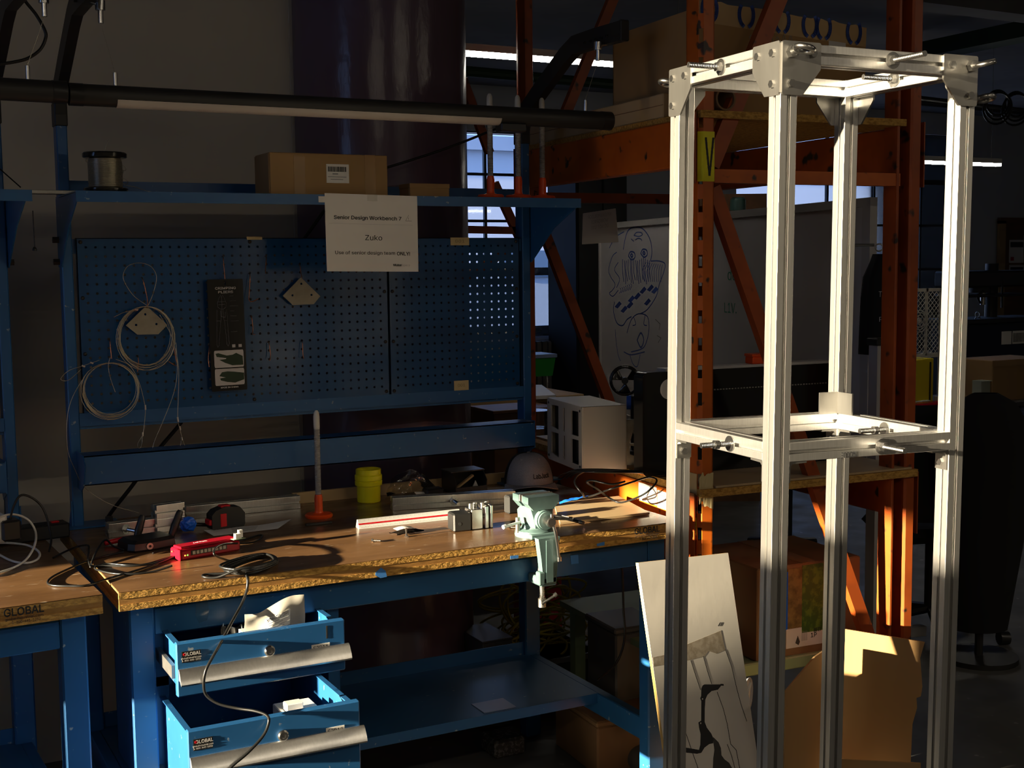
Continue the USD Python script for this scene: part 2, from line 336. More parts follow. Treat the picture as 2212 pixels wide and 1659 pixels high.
steel_window(W1, Z1[:1]+Z1[2:], film); steel_window(W2, Z2, thick=(4,))
# unseen left wall, its openings shaped to place the sun patches, and the walls behind the camera
lw = [(-2.12, -1.30, 1.70, 3.0), (-1.24, -.62, .55, 1.70)]
struct('unseen_wall_left', xf(extrude(holed(-7.2, 9.2, 0, ZC, lw), .2), frame((-4.2, 0, 0), (0, 1, 0), (0, 0, 1), (1, 0, 0))), 'wall_white')
struct('wall_front', bb(-4.2, 17, -7.3, -7.1, 0, ZC), 'wall_white'); struct('wall_right', bb(16.9, 17.1, -7.2, 9.2, 0, ZC), 'wall_far')
# the round column at the end of the wall
struct('column', lathe([(0, 0), (.297, 0), (.297, ZC), (0, ZC)], (1.08, .50, 0), 96), 'column_paint', 40)
struct('trim_1', bb(.775, .805, .545, .56, 0, ZC), 'wall_white')
# outside: the house across the yard and a tree
FY = 17.0
t = Thing('neighbouring_house', 'pale blue flat-roofed house seen through the steel windows', 'building')
zt = onY(1900, 330, FY)[2]
t.add('wall', bb(5, 40, FY, FY+5, -1, zt), 'facade')
t.add('roof_edge', bb(4.9, 40.1, FY-.15, FY+5.1, zt-.25, zt), 'facade_blue')
t.add('dark_gable', prism([(onY(1985, 0, FY)[0], -1), (onY(2110, 0, FY)[0], -1), (onY(2110, 0, FY)[0], onY(2110, 432, FY)[2]), (onY(2012, 0, FY)[0], onY(2012, 432, FY)[2]), (onY(1985, 0, FY)[0], onY(1985, 402, FY)[2])], (0, FY-.02, 0), (1, 0, 0), (0, 0, 1), .6), 'facade_blue', label='blue gable end of the house')
for (u0, u1, v0, v1) in [(1080, 1191, 541, 600), (1960, 2040, 540, 700), (1800, 1860, 540, 640)]:
    a, b = onY(u0, v1, FY), onY(u1, v0, FY); t.add('window', bb(a[0], b[0], FY-.04, FY+.02, a[2], b[2]), 'facade_glass')
t.done()
struct('ground_outside', bb(-30, 60, 9.2, 60, -1.3, -1.2), 'asphalt')
t = Thing('autumn_tree', 'yellow-leaved tree behind the house, lit by the low sun', 'tree')
tc = atd(2015, 325, 40.0); n = 5200
d = rng.normal(size=(n, 3)); d /= np.linalg.norm(d, axis=1)[:, None]; c = d*(rng.random((n, 1))**.4)*np.array([1.25, 1.1, 1.0]); c *= (.75+.5*meshkit.noise(d*2.2+5))[:, None]; c = c[:] + tc
a1 = rng.normal(size=(n, 3)); a1 /= np.linalg.norm(a1, axis=1)[:, None]; a2 = np.cross(a1, rng.normal(size=(n, 3))); a2 /= np.linalg.norm(a2, axis=1)[:, None]; s_ = .05+.06*rng.random((n, 1))
v = np.stack([c-a1*s_, c+a2*s_*.5, c+a1*s_, c-a2*s_*.5], 1).reshape(-1, 3); k = np.arange(n)[:, None]*4
t.add('foliage', TM(v, np.vstack([k+[0, 1, 2], k+[0, 2, 3]])), 'leaf', kind='stuff')
t.add('trunk', cyl((tc[0], tc[1], -1.2), (tc[0]+.1, tc[1], tc[2]), .22, 10, .05), 'bark'); t.done()
# ceiling beams, pipes and lamps in the far room
def beam_px(name, label, cat, a, b, h, w, m, z, tubular=False):
    p, q = onZ(*a, z), onZ(*b, z)
    if tubular: return solo(name, label, cat, tube([p, q], h/2, 12), m, 30)
    ex = (q-p)/np.linalg.norm(q-p); ey = np.array([0, 0, 1.0]); return solo(name, label, cat, prism([(0, 0), (np.linalg.norm(q-p), 0), (np.linalg.norm(q-p), h), (0, h)], p - np.cross(ex, ey)*w/2, ex, ey, w), m)
beam_px('ceiling_pipe', 'dark green pipe running under the ceiling behind the purple column', 'pipe', (985, 152), (1480, 196), .085, .1, 'green_dark', 3.1, True)
beam_px('ceiling_pipe', 'thin dark pipe under the ceiling at the top right, nearest the beam', 'pipe', (1975, 300-80), (2260, 246), .06, .1, 'black_steel', 3.05, True)
beam_px('ceiling_pipe', 'dark sprinkler pipe with hanging wire loops at the right edge', 'pipe', (1930, 205), (2330, 252), .035, .1, 'black_steel', 2.8, True)
beam_px('ceiling_beam', 'dark ceiling beam crossing the top right corner', 'beam', (1500, -45), (2330, 55), .10, .22, 'ceiling_paint', 3.25)
beam_px('ceiling_beam', 'dark ceiling beam running away to the right behind the orange rack', 'beam', (1985, 130), (2330, 62), .12, .22, 'green_dark', 3.2)
def led(name, label, a, b, z, wires):
    p, q = onZ(*a, z), onZ(*b, z); q[1] = p[1] = (p[1]+q[1])/2; t = Thing(name, label, 'ceiling light', 'linear ceiling lights'); x0, x1 = p[0], q[0]; y = p[1]
    t.add('housing', bb(x0, x1, y-.03, y+.03, z+.012, z+.05), 'white_plastic'); t.add('diffuser', bb(x0+.005, x1-.005, y-.028, y+.028, z-.012, z+.012), 'led')
    for w in wires: t.add('suspension_wire', cyl((x0+(x1-x0)*w, y, z+.04), (x0+(x1-x0)*w, y, ZC), .002, 6), 'steel')
    t.done(); return (x0, x1, y, z)
led('linear_light', 'long lit linear lamp under the ceiling behind the purple column', (930, 103), (1500, 158), 2.72, (.1, .9))
led('linear_light', 'short lit linear lamp hanging in front of the far right window', (1900, 346), (2152, 357), 2.35, (.1, .93))
# ================================================================== the workbench
zT = .864; IN = .0254
def peg_panel(x0, z0, nx, nz, wx, wz, y=0.0, hr=.0037, th=.0014):
    """a steel panel with nx by nz real holes; x0, z0 the lower left corner"""
    V, Fc = [], []
    ang = np.array([0, 1, 2, 3, 4, 5, 6, 7])*PI/4; oc = np.stack([np.cos(ang), np.sin(ang)], 1)*hr
    sq = np.array([(1, 0), (1, 1), (0, 1), (-1, 1), (-1, 0), (-1, -1), (0, -1), (1, -1)])*IN/2
    for i in range(nx):
        for j in range(nz):
            c = np.array([x0+(i+1)*IN, z0+(j+1)*IN]); b = len(V)
            for yy in (y, y+th):
                for p in oc+c: V.append((p[0], yy, p[1]))
                for p in sq+c: V.append((p[0], yy, p[1]))
            for k in range(8):
                k2 = (k+1) % 8
                Fc += [(b+8+k, b+k, b+k2), (b+8+k, b+k2, b+8+k2), (b+24+k, b+16+k2, b+16+k), (b+24+k, b+24+k2, b+16+k2), (b+k, b+16+k, b+16+k2), (b+k, b+16+k2, b+k2)]
    ix0, ix1, iz0, iz1 = x0+IN/2, x0+(nx+.5)*IN, z0+IN/2, z0+(nz+.5)*IN; x1, z1 = x0+wx, z0+wz
    fr = [bb(x0, ix0, y, y+th, z0, z1), bb(ix1, x1, y, y+th, z0, z1), bb(ix0, ix1, y, y+th, z0, iz0), bb(ix0, ix1, y, y+th, iz1, z1)]
    lips = [bb(x0, x0+.002, y, y+.018, z0, z1), bb(x1-.002, x1, y, y+.018, z0, z1), bb(x0, x1, y, y+.018, z1-.002, z1)]
    return join(TM(V, Fc), fr, lips)
def workbench(name, label):
    t = Thing(name, label, 'workbench'); x0, x1, y0, y1 = -.092, 1.434, -.786, .07; L = .0025
    t.add('worktop', bb(x0, x1, y0, y1, zT-L, zT, .0008), 'laminate', label='brown scuffed laminate worktop')
    for z, m, i in ((zT-L, 'chip', 0), (zT-.017, 'chip_mid', 1), (zT-.030, 'chip', 0)):
        t.add('edge_layer', bb(x0+.0005*i, x1-.0005*i, y0+.001*i, y1, z-(.0145 if i == 0 else .013), z), m)
    for (xa, xb, rt) in ((-.064, -.008, 0), (1.349, 1.405, 0)):
        for ya, yb in ((-.745, -.695), (-.02, .03)): t.add('leg', bb(xa, xb, ya, yb, 0, .82, .004), 'blue_paint')
        t.add('side_beam', [bb(xa+.012, xb-.012, -.695, -.02, .215, .283, .003)], 'blue_paint')
        t.add('side_rail', bb(xa+.012, xb-.012, -.695, -.02, .745, .815, .003), 'blue_paint')
    t.add('apron', bb(-.008, 1.349, -.742, -.722, .742, .806, .003), 'blue_paint')
    t.add('rear_apron', bb(-.008, 1.349, .0, .02, .742, .806, .003), 'blue_paint')
    t.add('lower_shelf', [bb(-.02, 1.362, -.45, .0, .280, .2825), bb(-.02, 1.362, -.452, -.449, .252, .2825), bb(-.02, 1.362, -.002, .0, .28, .325)], 'blue_paint')
    for s, xc in ((-1, -.050), (1, 1.377)):
        t.add('upright', bb(xc-.0145, xc+.0145, .0, .05, zT, 2.0, .003), 'blue_paint')
        f = t.add('foot_plate', [bb(xc-.11, xc+.11, -.03, .06, zT, zT+.005, .001), prism([(0, 0), (.05, 0), (0, .07)], (xc+s*.0145, .0, zT+.005), (0, 1, 0), (0, 0, 1), .004*s)], 'blue_paint')
        b = []
        for k in (-.085, .085): b += [cyl((xc+k, .02, zT+.005), (xc+k, .02, zT+.018), .011, 6)]
        t.add('foot_bolt', b[0], 'black_steel', under=f); t.add('foot_bolt', b[1], 'black_steel', under=f)
        sx = xc+s*.0165
        br = prism([(.05, 1.772), (-.285, 1.772), (-.285, 1.748), (-.15, 1.690), (.0, 1.585), (.05, 1.585)], (sx, 0, 0), (0, 1, 0), (0, 0, 1), .003)
        bk = t.add('shelf_bracket', br, 'blue_paint')
        for z in (1.66, 1.60): t.add('bracket_bolt', [hexnut((sx-.016, .025, z), (1, 0, 0), .0095, .034)], 'black_steel', under=bk)
    t.add('riser_shelf', [bb(-.066, 1.412, -.285, .05, 1.774, 1.777), bb(-.066, 1.412, -.287, -.283, 1.749, 1.777), bb(-.036, 1.363, .03, .05, 1.777, 1.822)], 'blue_paint', label='upper shelf of the bench')
    t.add('cross_rail', bb(-.036, 1.363, .012, .03, 1.622, 1.662), 'blue_paint'); t.add('cross_rail', bb(-.036, 1.363, .012, .03, 1.136, 1.172), 'blue_paint')
    xl, zb = -IN, 1.639-18*IN; w1, w2 = 36*IN, 18*IN; wz = 19*IN
    P = []
    P.append(t.add('pegboard', peg_panel(xl, zb, 35, 18, w1, wz), 'blue_board', label='wide perforated steel panel'))
    P.append(t.add('pegboard', peg_panel(xl+w1+.0032, zb, 17, 18, w2, wz), 'blue_board', label='narrow perforated steel panel'))
    for k, (a, w) in enumerate(((xl, w1), (xl+w1+.0032, w2))):
        for px in (.0115, w-.0115) if k else (.0115, w*.53, w-.0115):
            for pz in (wz-.011, wz*.66, wz*.34, .010):
                if k == 0 and .3 < px/w < .7 and wz*.3 < pz < wz*.7: continue
                t.add('panel_screw', lathe([(.0055, 0), (.005, .003), (.002, .004), (0, .004)], (0, 0, 0), 10, frame((a+px, .0, zb+pz), (1, 0, 0), (0, 0, 1), (0, -1, 0))), 'black_steel', True, under=P[k])
    t.add('lower_flange', bb(-.036, 1.363, .0, .012, zb-.036, zb), 'blue_paint')
    tr = t.add('power_rail', [bb(-.046, 1.345, -.10, -.097, .995, 1.076), bb(-.046, 1.345, -.10, -.02, 1.073, 1.076), bb(-.046, 1.345, -.10, -.06, .995, .998)], 'blue_paint', label='blue sheet metal channel along the back of the bench')
    for x, s in ((-.049, 1), (1.345, 1)):
        t.add('end_cap', prism([(-.135, 1.055), (-.10, 1.079), (.0, 1.079), (.0, .975), (-.06, .975), (-.10, .995)] if x < 0 else [(-.10, 1.079), (.0, 1.075), (.0, 1.02), (-.045, .968), (-.10, .992)], (x, 0, 0), (0, 1, 0), (0, 0, 1), .003), 'blue_paint', under=tr)
    for xc in (-.05, 1.377):     # the two black lamp arms
        a = np.array([(xc, .025, 2.0), (xc, .0, 2.065), (xc, -.09, 2.115), (xc, -.26, 2.205), (xc, -.32, 2.228), (xc, -.43, 2.230), (xc, -.575, 2.228)])
        ar = t.add('lamp_arm', [bb(xc-.017, xc+.017, -.002, .052, 1.965, 2.03, .003), sweep_rect(a, .027, .054)], 'black_steel', label='black bent lamp arm')
        t.add('arm_cap', bb(xc-.0145, xc+.0145, -.59, -.573, 2.199, 2.257, .003), 'black_plastic', under=ar)
        b_ = [cyl((xc-.02, -.40-.03*k, 2.222), (xc+.02, -.40-.03*k, 2.222), .004, 8) for k in range(5)]
        t.add('adjusting_holes', b_, 'black_matte', under=ar)
    return t
def sweep_rect(path, w, h):
    """a rectangular tube along a path in a plane of constant x"""
    p = np.asarray(path, float); t_ = np.gradient(p, axis=0); t_ /= np.linalg.norm(t_, axis=1)[:, None]; n_ = np.cross(t_, [1.0, 0, 0]); v = []
    for a, b in zip(p, n_): v += [a+[-w/2, 0, 0]-b*h/2, a+[w/2, 0, 0]-b*h/2, a+[w/2, 0, 0]+b*h/2, a+[-w/2, 0, 0]+b*h/2]
    f = []
    for i in range(len(p)-1):
        for j in range(4):
            j2 = (j+1) % 4; f += [(i*4+j, i*4+j2, i*4+4+j2), (i*4+j, i*4+4+j2, i*4+4+j)]
    k = (len(p)-1)*4; f += [(0, 2, 1), (0, 3, 2), (k, k+1, k+2), (k, k+2, k+3)]; return TM(v, f)
bench = workbench('workbench', 'blue steel workbench with pegboard back in the middle, drawers under its left half').done()
lb = np.eye(4); lb = rotz(2.5); pr = lb[:3, :3] @ np.array([1.434, -.786, 0]); lb[:3, 3] = np.array([-.126, -.782, 0]) - pr
copy(bench, 'workbench', lb, 'second blue workbench cut off by the left edge of the picture')
def LB(p): return lb[:3, :3] @ np.asarray(p, float) + lb[:3, 3]
def task_light(name, label, D=None):
    t = Thing(name, label, 'task light', 'tubular task lights over the benches', M=np.eye(4)); y, z, r = -.5, 1.987, .0255
    ts = np.linspace(0, 2*PI, 25)[:-1]
    t.add('housing', cyl((-.107, y, z), (1.383, y, z), r, 28), 'black_steel', 30)
    for x in (-.107, 1.351): t.add('end_cap', cyl((x, y, z), (x+.032, y, z), r+.001, 28), 'black_plastic', 30)
    t.add('diffuser', prism(Polygon([(r*1.02*math.cos(a), r*1.06*math.sin(a)) for a in np.linspace(PI*1.12, PI*1.88, 14)]), (.0, y, z), (0, 1, 0), (0, 0, 1), 1.02), 'diffuser', 30, label='unlit milky diffuser on the underside')
    for xc in (.0, 1.30):
        g = t.add('wire_grip', [cyl((xc, y, z+r-.002), (xc, y, z+r+.03), .005, 12)], 'steel', 30)
        e = (xc-.0 + (-.05-xc if xc < .5 else 1.377-xc)*.55, -.50, 2.155)
        t.add('suspension_wire', cyl((xc, y, z+r+.03), e, .0007, 6), 'wire')
        t.add('cable_gripper', [cyl(e, np.array(e)+[0, 0, .03], .006, 12), cyl(np.array(e)+[0, 0, .03], np.array(e)+[0, 0, .052], .0115, 14), cyl(np.array(e)+[0, 0, .04], ((-.05 if xc < .5 else 1.377), -.495, 2.205), .004, 8)], 'steel', 30)
    t.add('lamp_bracket', bb(1.02, 1.10, y-.02, y+.02, z-r-.018, z-r+.006, .004), 'black_plastic')
    return t.done()
tl = task_light('task_light', 'long black tubular task light hung over the middle workbench')
TLD = np.eye(4); TLD = lb.copy(); q0 = LB((1.383, -.5, 1.987)); e1 = atd(143, 200, 2.93); TLD[:3, 3] += e1 - q0
copy(tl, 'task_light', TLD, 'end of the black tubular task light over the left workbench')
# drawer cabinet under the bench
t = Thing('drawer_cabinet', 'blue drawer cabinet under the left half of the workbench, two drawers pulled open', 'drawer cabinet')
cx0, cx1, cy0, cy1 = -.004, .447, -.715, -.20
t.add('body', [bb(cx0, cx0+.03, cy0, cy1, .12, .765), bb(cx1-.03, cx1, cy0, cy1, .12, .765), bb(cx0, cx1, cy1-.004, cy1, .12, .765), bb(cx0, cx1, cy0, cy0+.02, .742, .78), bb(cx0, cx1, cy0, cy0+.02, .612, .634), bb(cx0, cx1, cy0, cy1, .12, .14), bb(cx0, cx1, cy0+.03, cy1, .738, .742)], 'blue_paint')
def drawer(yf, zt_, zb_, x0, x1, hz, code):
    d = t.add('drawer', [bb(x0, x1, yf, yf+.018, zb_, zt_, .003), bb(x0+.012, x0+.016, yf+.015, yf+.46, zb_+.012, zt_-.012), bb(x1-.016, x1-.012, yf+.015, yf+.46, zb_+.012, zt_-.012), bb(x0+.005, x0+.018, yf+.015, yf+.46, zt_-.014, zt_-.011), bb(x1-.018, x1-.005, yf+.015, yf+.46, zt_-.014, zt_-.011), bb(x0+.012, x1-.012, yf+.015, yf+.46, zb_+.01, zb_+.013), bb(x0+.012, x1-.012, yf+.455, yf+.46, zb_+.01, zt_-.02)], 'blue_paint')
    for x in (x0-.004, x1-.005): t.add('slide', bb(x, x+.009, yf+.03, yf+.52, zb_+.035, zb_+.065), 'steel_rough', under=d)
    pr_ = [(0, .004), (-.004, .004), (-.010, -.001), (-.020, -.016), (-.024, -.026), (-.022, -.030), (-.014, -.026), (-.010, -.022), (0, -.022)]
    t.add('handle', prism(pr_, (x0+.004, yf, hz), (0, 1, 0), (0, 0, 1), (x1-x0)+.004), 'aluminium', 25, under=d, label='full-width aluminium pull strip')
    lx = x0+(x1-x0)*.535
    t.add('lock', [xf(lathe([(.0, .0), (.0125, .0), (.0125, .005), (.0095, .008), (.006, .008), (.006, .0055), (0, .0055)], (0, 0, 0), 24), frame((lx, yf, zt_-.047), (1, 0, 0), (0, 0, 1), (0, -1, 0)))], 'steel', 30, under=d)
    a = x0+(x1-x0)*.79
    t.add('label_strip', [bb(a, a+.044, yf-.0012, yf, zt_-.067, zt_-.050)], 'paper', under=d)
    t.add('label_lettering', txt(code, .0085, (a+.022, yf-.0012, zt_-.0625), (1, 0, 0), (0, 0, 1)), 'ink', under=d)
    s0 = x0+.012
    t.add('maker_plate', bb(s0, s0+.042, yf-.0008, yf, zt_-.045, zt_-.020), 'black_plastic', under=d)
    t.add('maker_lettering', [txt('GLOBAL', .0070, (s0+.024, yf-.0008, zt_-.030), (1, 0, 0), (0, 0, 1), bold=True), txt('globalindustrial.com', .0034, (s0+.021, yf-.0008, zt_-.037), (1, 0, 0), (0, 0, 1)), txt('1-800-645-1232', .0034, (s0+.021, yf-.0008, zt_-.0425), (1, 0, 0), (0, 0, 1))], 'paper_shade', under=d)
    t.add('maker_emblem', lathe([(0, 0), (.003, 0), (.003, .0005), (0, .0005)], (0, 0, 0), 12, frame((s0+.0055, yf-.0008, zt_-.0265), (1, 0, 0), (0, 0, 1), (0, -1, 0))), 'red_plastic', under=d)
    if code.endswith('1'): t.add('slot', bb(x1-.046, x1-.042, yf-.0006, yf, zt_-.040, zt_-.010), 'black_matte', under=d)
drawer(-.90, .762, .640, .004, .395, .700, 'S2R11'); drawer(-1.0, .598, .36, -.001, .39, .536, 'S2R12')
t.done()
# lettering and tapes on the worktop's edge are print on the bench: thin flat marks that lie on it
ye = -.7865
def edge_print(x, D=None):
    ms = [txt('GLOBAL', .0165, (x, ye, .843), (1, 0, 0), (0, 0, 1), bold=True, w=.082), txt('globalindustrial.com', .006, (x, ye, .834), (1, 0, 0), (0, 0, 1), w=.078), txt('1-800-645-1232', .006, (x+.004, ye, .8255), (1, 0, 0), (0, 0, 1), w=.058)]
    q = join(ms); return q if D is None else xf(q, D)
solo('edge_lettering', 'black maker lettering on the right end of the middle workbench edge', 'lettering', edge_print(onY(1398, 1150, ye)[0]), 'ink')
lx = np.linalg.inv(lb) @ np.append(atd(66, 1317, 2.72), 1)
solo('edge_lettering', 'black maker lettering on the left workbench edge', 'lettering', edge_print(1.434-.165, lb), 'ink')
# ================================================================== the aluminium tower
TY = math.radians(-4.31); tM = rotz(-4.31); tM[:3, 3] = [.980, -1.725, 0]
piv = np.array([1.2, -1.5, 1.25]); fw = np.array([RC[2][0], RC[2][1], 0]); fw /= np.linalg.norm(fw)
tM = rotm(.62, fw, piv) @ tM
S = .0381; TA, TB = .476, .405; ZTOP = 1.992; ZM = 1.228
def tslot(s=S, op=.0082, lip=.0042, cav=.0165, dep=.0105):
    p = Polygon([(-s/2, -s/2), (s/2, -s/2), (s/2, s/2), (-s/2, s/2)]).buffer(-.0012).buffer(.0012, 3)
    from shapely import affinity
    sl = Polygon([(-op/2, s/2+.01), (-op/2, s/2-lip), (-cav/2, s/2-lip), (-op/2, s/2-dep), (op/2, s/2-dep), (cav/2, s/2-lip), (op/2, s/2-lip), (op/2, s/2+.01)])
    for k in range(4): p = p.difference(affinity.rotate(sl, 90*k, origin=(0, 0)))
    return p.difference(Point(0, 0).buffer(.0033, 4))
TS = tslot()
def beam(p, q, up=(0, 0, 1)):
    p, q = np.asarray(p, float), np.asarray(q, float); d = q-p; Lh = np.linalg.norm(d); d /= Lh; ex = np.cross(up, d)
    if np.linalg.norm(ex) < 1e-6: ex = np.array([1.0, 0, 0])
    ex /= np.linalg.norm(ex); return xf(extrude(TS, Lh), frame(p, ex, np.cross(d, ex), d))
t = Thing('extrusion_tower', 'tall open tower frame of silver aluminium slotted bars in front of the orange rack', 'frame', M=tM)
h = S/2; PA = {'n': (h, h), 'l': (h, TB-h), 'b': (TA-h, TB-h), 'r': (TA-h, h)}
for k in 'nlbr': t.add('post', beam((*PA[k], .012), (*PA[k], ZTOP)), 'aluminium')
for z in (ZTOP-h, ZM-h, .10):
    t.add('crossbar', beam((h, S, z), (h, TB-S, z)), 'aluminium'); t.add('crossbar', beam((TA-h, S, z), (TA-h, TB-S, z)), 'aluminium')
    t.add('crossbar', beam((S, h, z), (TA-S, h, z)), 'aluminium'); t.add('crossbar', beam((S, TB-h, z), (TA-S, TB-h, z)), 'aluminium')
def gusset(o, e):
    """corner plate: o the top outer corner, e the direction along the bar, n outwards"""
    e = np.array(e, float); nrm = np.array([0, 0, 1.0]); pl = [(0, 0), (.088, 0), (.088, -.048), (.047, -.098), (0, -.098)]
    return pl
def put_gusset(c, e, n, eye=None):
    c, e, n = np.array(c, float), np.array(e, float), np.array(n, float); o = c + n*.0
    pl = Polygon([(0, .002), (.088, .002), (.088, -.048), (.047, -.098), (0, -.098)]).buffer(-.004).buffer(.004, 3)
    q = extrude(pl, .0045); M = frame(o, e, (0, 0, 1), np.cross(e, (0, 0, 1)))
    if np.dot(np.cross(e, (0, 0, 1)), n) < 0: M[:3, 3] += n*.0045
    g = t.add('corner_plate', xf(q, M), 'plate_steel')
    spots = [(.019, -.019), (.019, -.077), (.068, -.019)]
    for i, (x, z) in enumerate(spots):
        p = o + e*x + np.array([0, 0, z]) + n*.0045
        if eye == i:
            t.add('eye_bolt', [hexnut(p, n, .012, .012), cyl(p, p+n*.024, .006, 14), torus(p+n*.041, e*.25+np.array([0, 0, .97]), .0165, .0055)], 'steel', 40, under=g)
        else: t.add('bolt_head', [hexnut(p, n, .0078, .006)], 'steel', under=g)
X, Y = (1, 0, 0), (0, 1, 0); nX, nY = (-1, 0, 0), (0, -1, 0)
put_gusset((0, 0, ZTOP), Y, nX); put_gusset((0, 0, ZTOP), X, nY, 0); put_gusset((TA, 0, ZTOP), nX, nY, 0); put_gusset((0, TB, ZTOP), nY, nX)
put_gusset((0, TB, ZTOP), X, Y, 0); put_gusset((TA, TB, ZTOP), nX, Y); put_gusset((TA, TB, ZTOP), nY, X); put_gusset((TA, 0, ZTOP), Y, X, 1)
def stud(p, n, L, nut=0.0):
    p, n = np.array(p, float), np.array(n, float); k = 40; pts = [p + n*(L*i/k) for i in range(k+1)]
    q = t.add('stud', tube(pts, np.where(np.arange(k+1) % 2 == 0, .0058, .0050), 12), 'steel', 30)
    t.add('washer', cyl(p+n*.0005, p+n*.003, .0165, 24), 'steel', 30, under=q); t.add('nut', hexnut(p+n*(.003+nut), n, .0098, .0105), 'steel', under=q)
stud((0, .205, ZTOP-h), nX, .078); stud((.262, 0, ZTOP-h), nY, .092); stud((TA-S, .20, ZTOP-h), nX, .085)
stud((0, .150, ZM-h), nX, .070, .026); stud((.262, 0, ZM-h-.001), nY, .070); stud((TA-S, .20, ZM-h), nX, .070, .02)
def lbracket(c, e, n):
    """small angle bracket under a crossbar: c at the post face, e along the bar, n out of the side"""
    c, e, n = map(lambda a: np.array(a, float), (c, e, n)); s = np.cross(e, (0, 0, 1)); w = .017; th = .004
    a = [c-s*w, c+s*w, c+s*w+e*.040, c-s*w+e*.040]; b = [c-s*w, c+s*w, c+s*w+np.array([0, 0, -.040]), c-s*w+np.array([0, 0, -.040])]
    q = join(prism([(0, 0), (.042, 0), (.042, -.004), (.009, -.005), (.004, -.010), (.004, -.042), (0, -.042)], c-s*w*np.sign(1), e, (0, 0, 1), 2*w*np.sign(np.dot(np.cross(e, (0, 0, 1)), s))))
    g = t.add('angle_bracket', q, 'plate_steel')
    t.add('bolt_head', hexnut(c+e*.004+np.array([0, 0, -.026]), e, .0085, .006), 'steel', under=g)
for cx, cy, e in ((h, S, Y), (h, TB-S, nY), (TA-h, S, Y), (TA-h, TB-S, nY), (S, h, X), (TA-S, h, nX), (S, TB-h, X), (TA-S, TB-h, nX)):
    lbracket((cx, cy, ZM-S), e, None if False else (0, 0, 1))
g = t.add('corner_gusset', [prism([(0, 0), (.052, 0), (0, .046)], (TA-S, TB-S, ZM), nX, (0, 0, 1), .003), prism([(0, 0), (.052, 0), (0, .046)], (TA-S, TB-S, ZM), nY, (0, 0, 1), .003),
   bb(TA-S-.004, TA-S, TB-S-.055, TB-S, ZM, ZM+.05), bb(TA-S-.055, TA-S, TB-S-.004, TB-S, ZM, ZM+.05)], 'plate_steel', label='dark die-cast corner gusset')
t.add('marker_writing', txt('ROGUE', .011, (.178, -.0006, ZM-.0265), (-1, 0, -.03), (0, .0, -1), w=.034), 'ink', label='handwritten marker lettering upside down')
for pos in PA.values(): t.add('levelling_foot', [cyl((*pos, 0), (*pos, .008), .022, 20), cyl((*pos, .008), (*pos, .014), .006, 10)], 'black_plastic', 30)
t.done()
# ================================================================== the pallet rack
rM = rotz(-3.5); rM[:3, 3] = [1.488, -.79, 0]
def R3(a, b, z): return (rM @ np.array([a, b, z, 1.0]))[:3]
def toR(p): return (np.linalg.inv(rM) @ np.append(p, 1.0))[:3]
RW, RD = .772, 1.12
def rack_post(x, y, z1, sx, sy, slots=True):
    """hollow folded post; sx, sy say which corner carries the slots"""
    w, d, c, th = .045, .070, .011, .003; q = []
    def B(a0, a1, b0, b1, z0, z1_): q.append(bb(x+sx*a0, x+sx*a1, y+sy*b0, y+sy*b1, z0, z1_))
    B(0, th, c, d, 0, z1); B(c, w, 0, th, 0, z1); B(w-th, w, 0, d*.55, 0, z1); B(0, w*.6, d-th, d, 0, z1)
    n = int(z1/.0762)
    for i in range(n+1):
        z0 = i*.0762; zz = z0+.040
        pl = [(0, c), (c, 0), (c, th), (th, c)]
        v = [(x+sx*a, y+sy*b) for a, b in pl]; q.append(mv(extrude(Polygon(v).buffer(0), .040), (0, 0, z0)))
    return join(q)
t = Thing('pallet_rack', 'orange pallet rack upright and beams behind the aluminium tower, with chipboard decks', 'rack', M=rM)
ZR = 3.0
pA = t.add('post', rack_post(0, 0, ZR, 1, 1), 'orange_paint')
def open_post(x0, x1, y0, y1):
    q = [bb(x0, x0+.010, y0, y1, 0, ZR, .002), bb(x1-.040, x1, y0-.004, y1, 0, ZR, .006)]
    for i in range(int(ZR/.0762)+1):
        z = i*.0762; q.append(bb(x0+.01, x1-.038, y1-.003, y1, z, z+.045))
    q += [bb(x0+.008, x0+.024, y1-.003, y1, 0, ZR), bb(x1-.048, x1-.036, y1-.003, y1, 0, ZR)]
    return join(q)
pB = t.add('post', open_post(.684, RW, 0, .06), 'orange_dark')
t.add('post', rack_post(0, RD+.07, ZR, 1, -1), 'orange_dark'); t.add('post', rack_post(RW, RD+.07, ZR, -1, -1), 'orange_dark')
def brace(a0, z0, a1, z1, b, w=.036, mt='orange_dark'):
    d = np.array([a1-a0, 0, z1-z0], float); Lh = np.linalg.norm(d); d /= Lh; u = np.array([-d[2], 0, d[0]])
    t.add('brace', prism([(0, -w/2), (Lh, -w/2), (Lh, w/2), (0, w/2)], (a0, b+.03, z0), d, u, .028), mt)
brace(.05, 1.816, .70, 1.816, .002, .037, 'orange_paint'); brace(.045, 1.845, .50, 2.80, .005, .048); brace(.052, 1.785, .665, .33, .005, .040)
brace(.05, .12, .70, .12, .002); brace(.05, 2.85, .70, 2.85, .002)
brace(.05, 1.816, .70, 1.816, RD+.03); brace(.05, 1.84, .50, 2.8, RD+.03); brace(.05, 1.79, .66, .33, RD+.03)
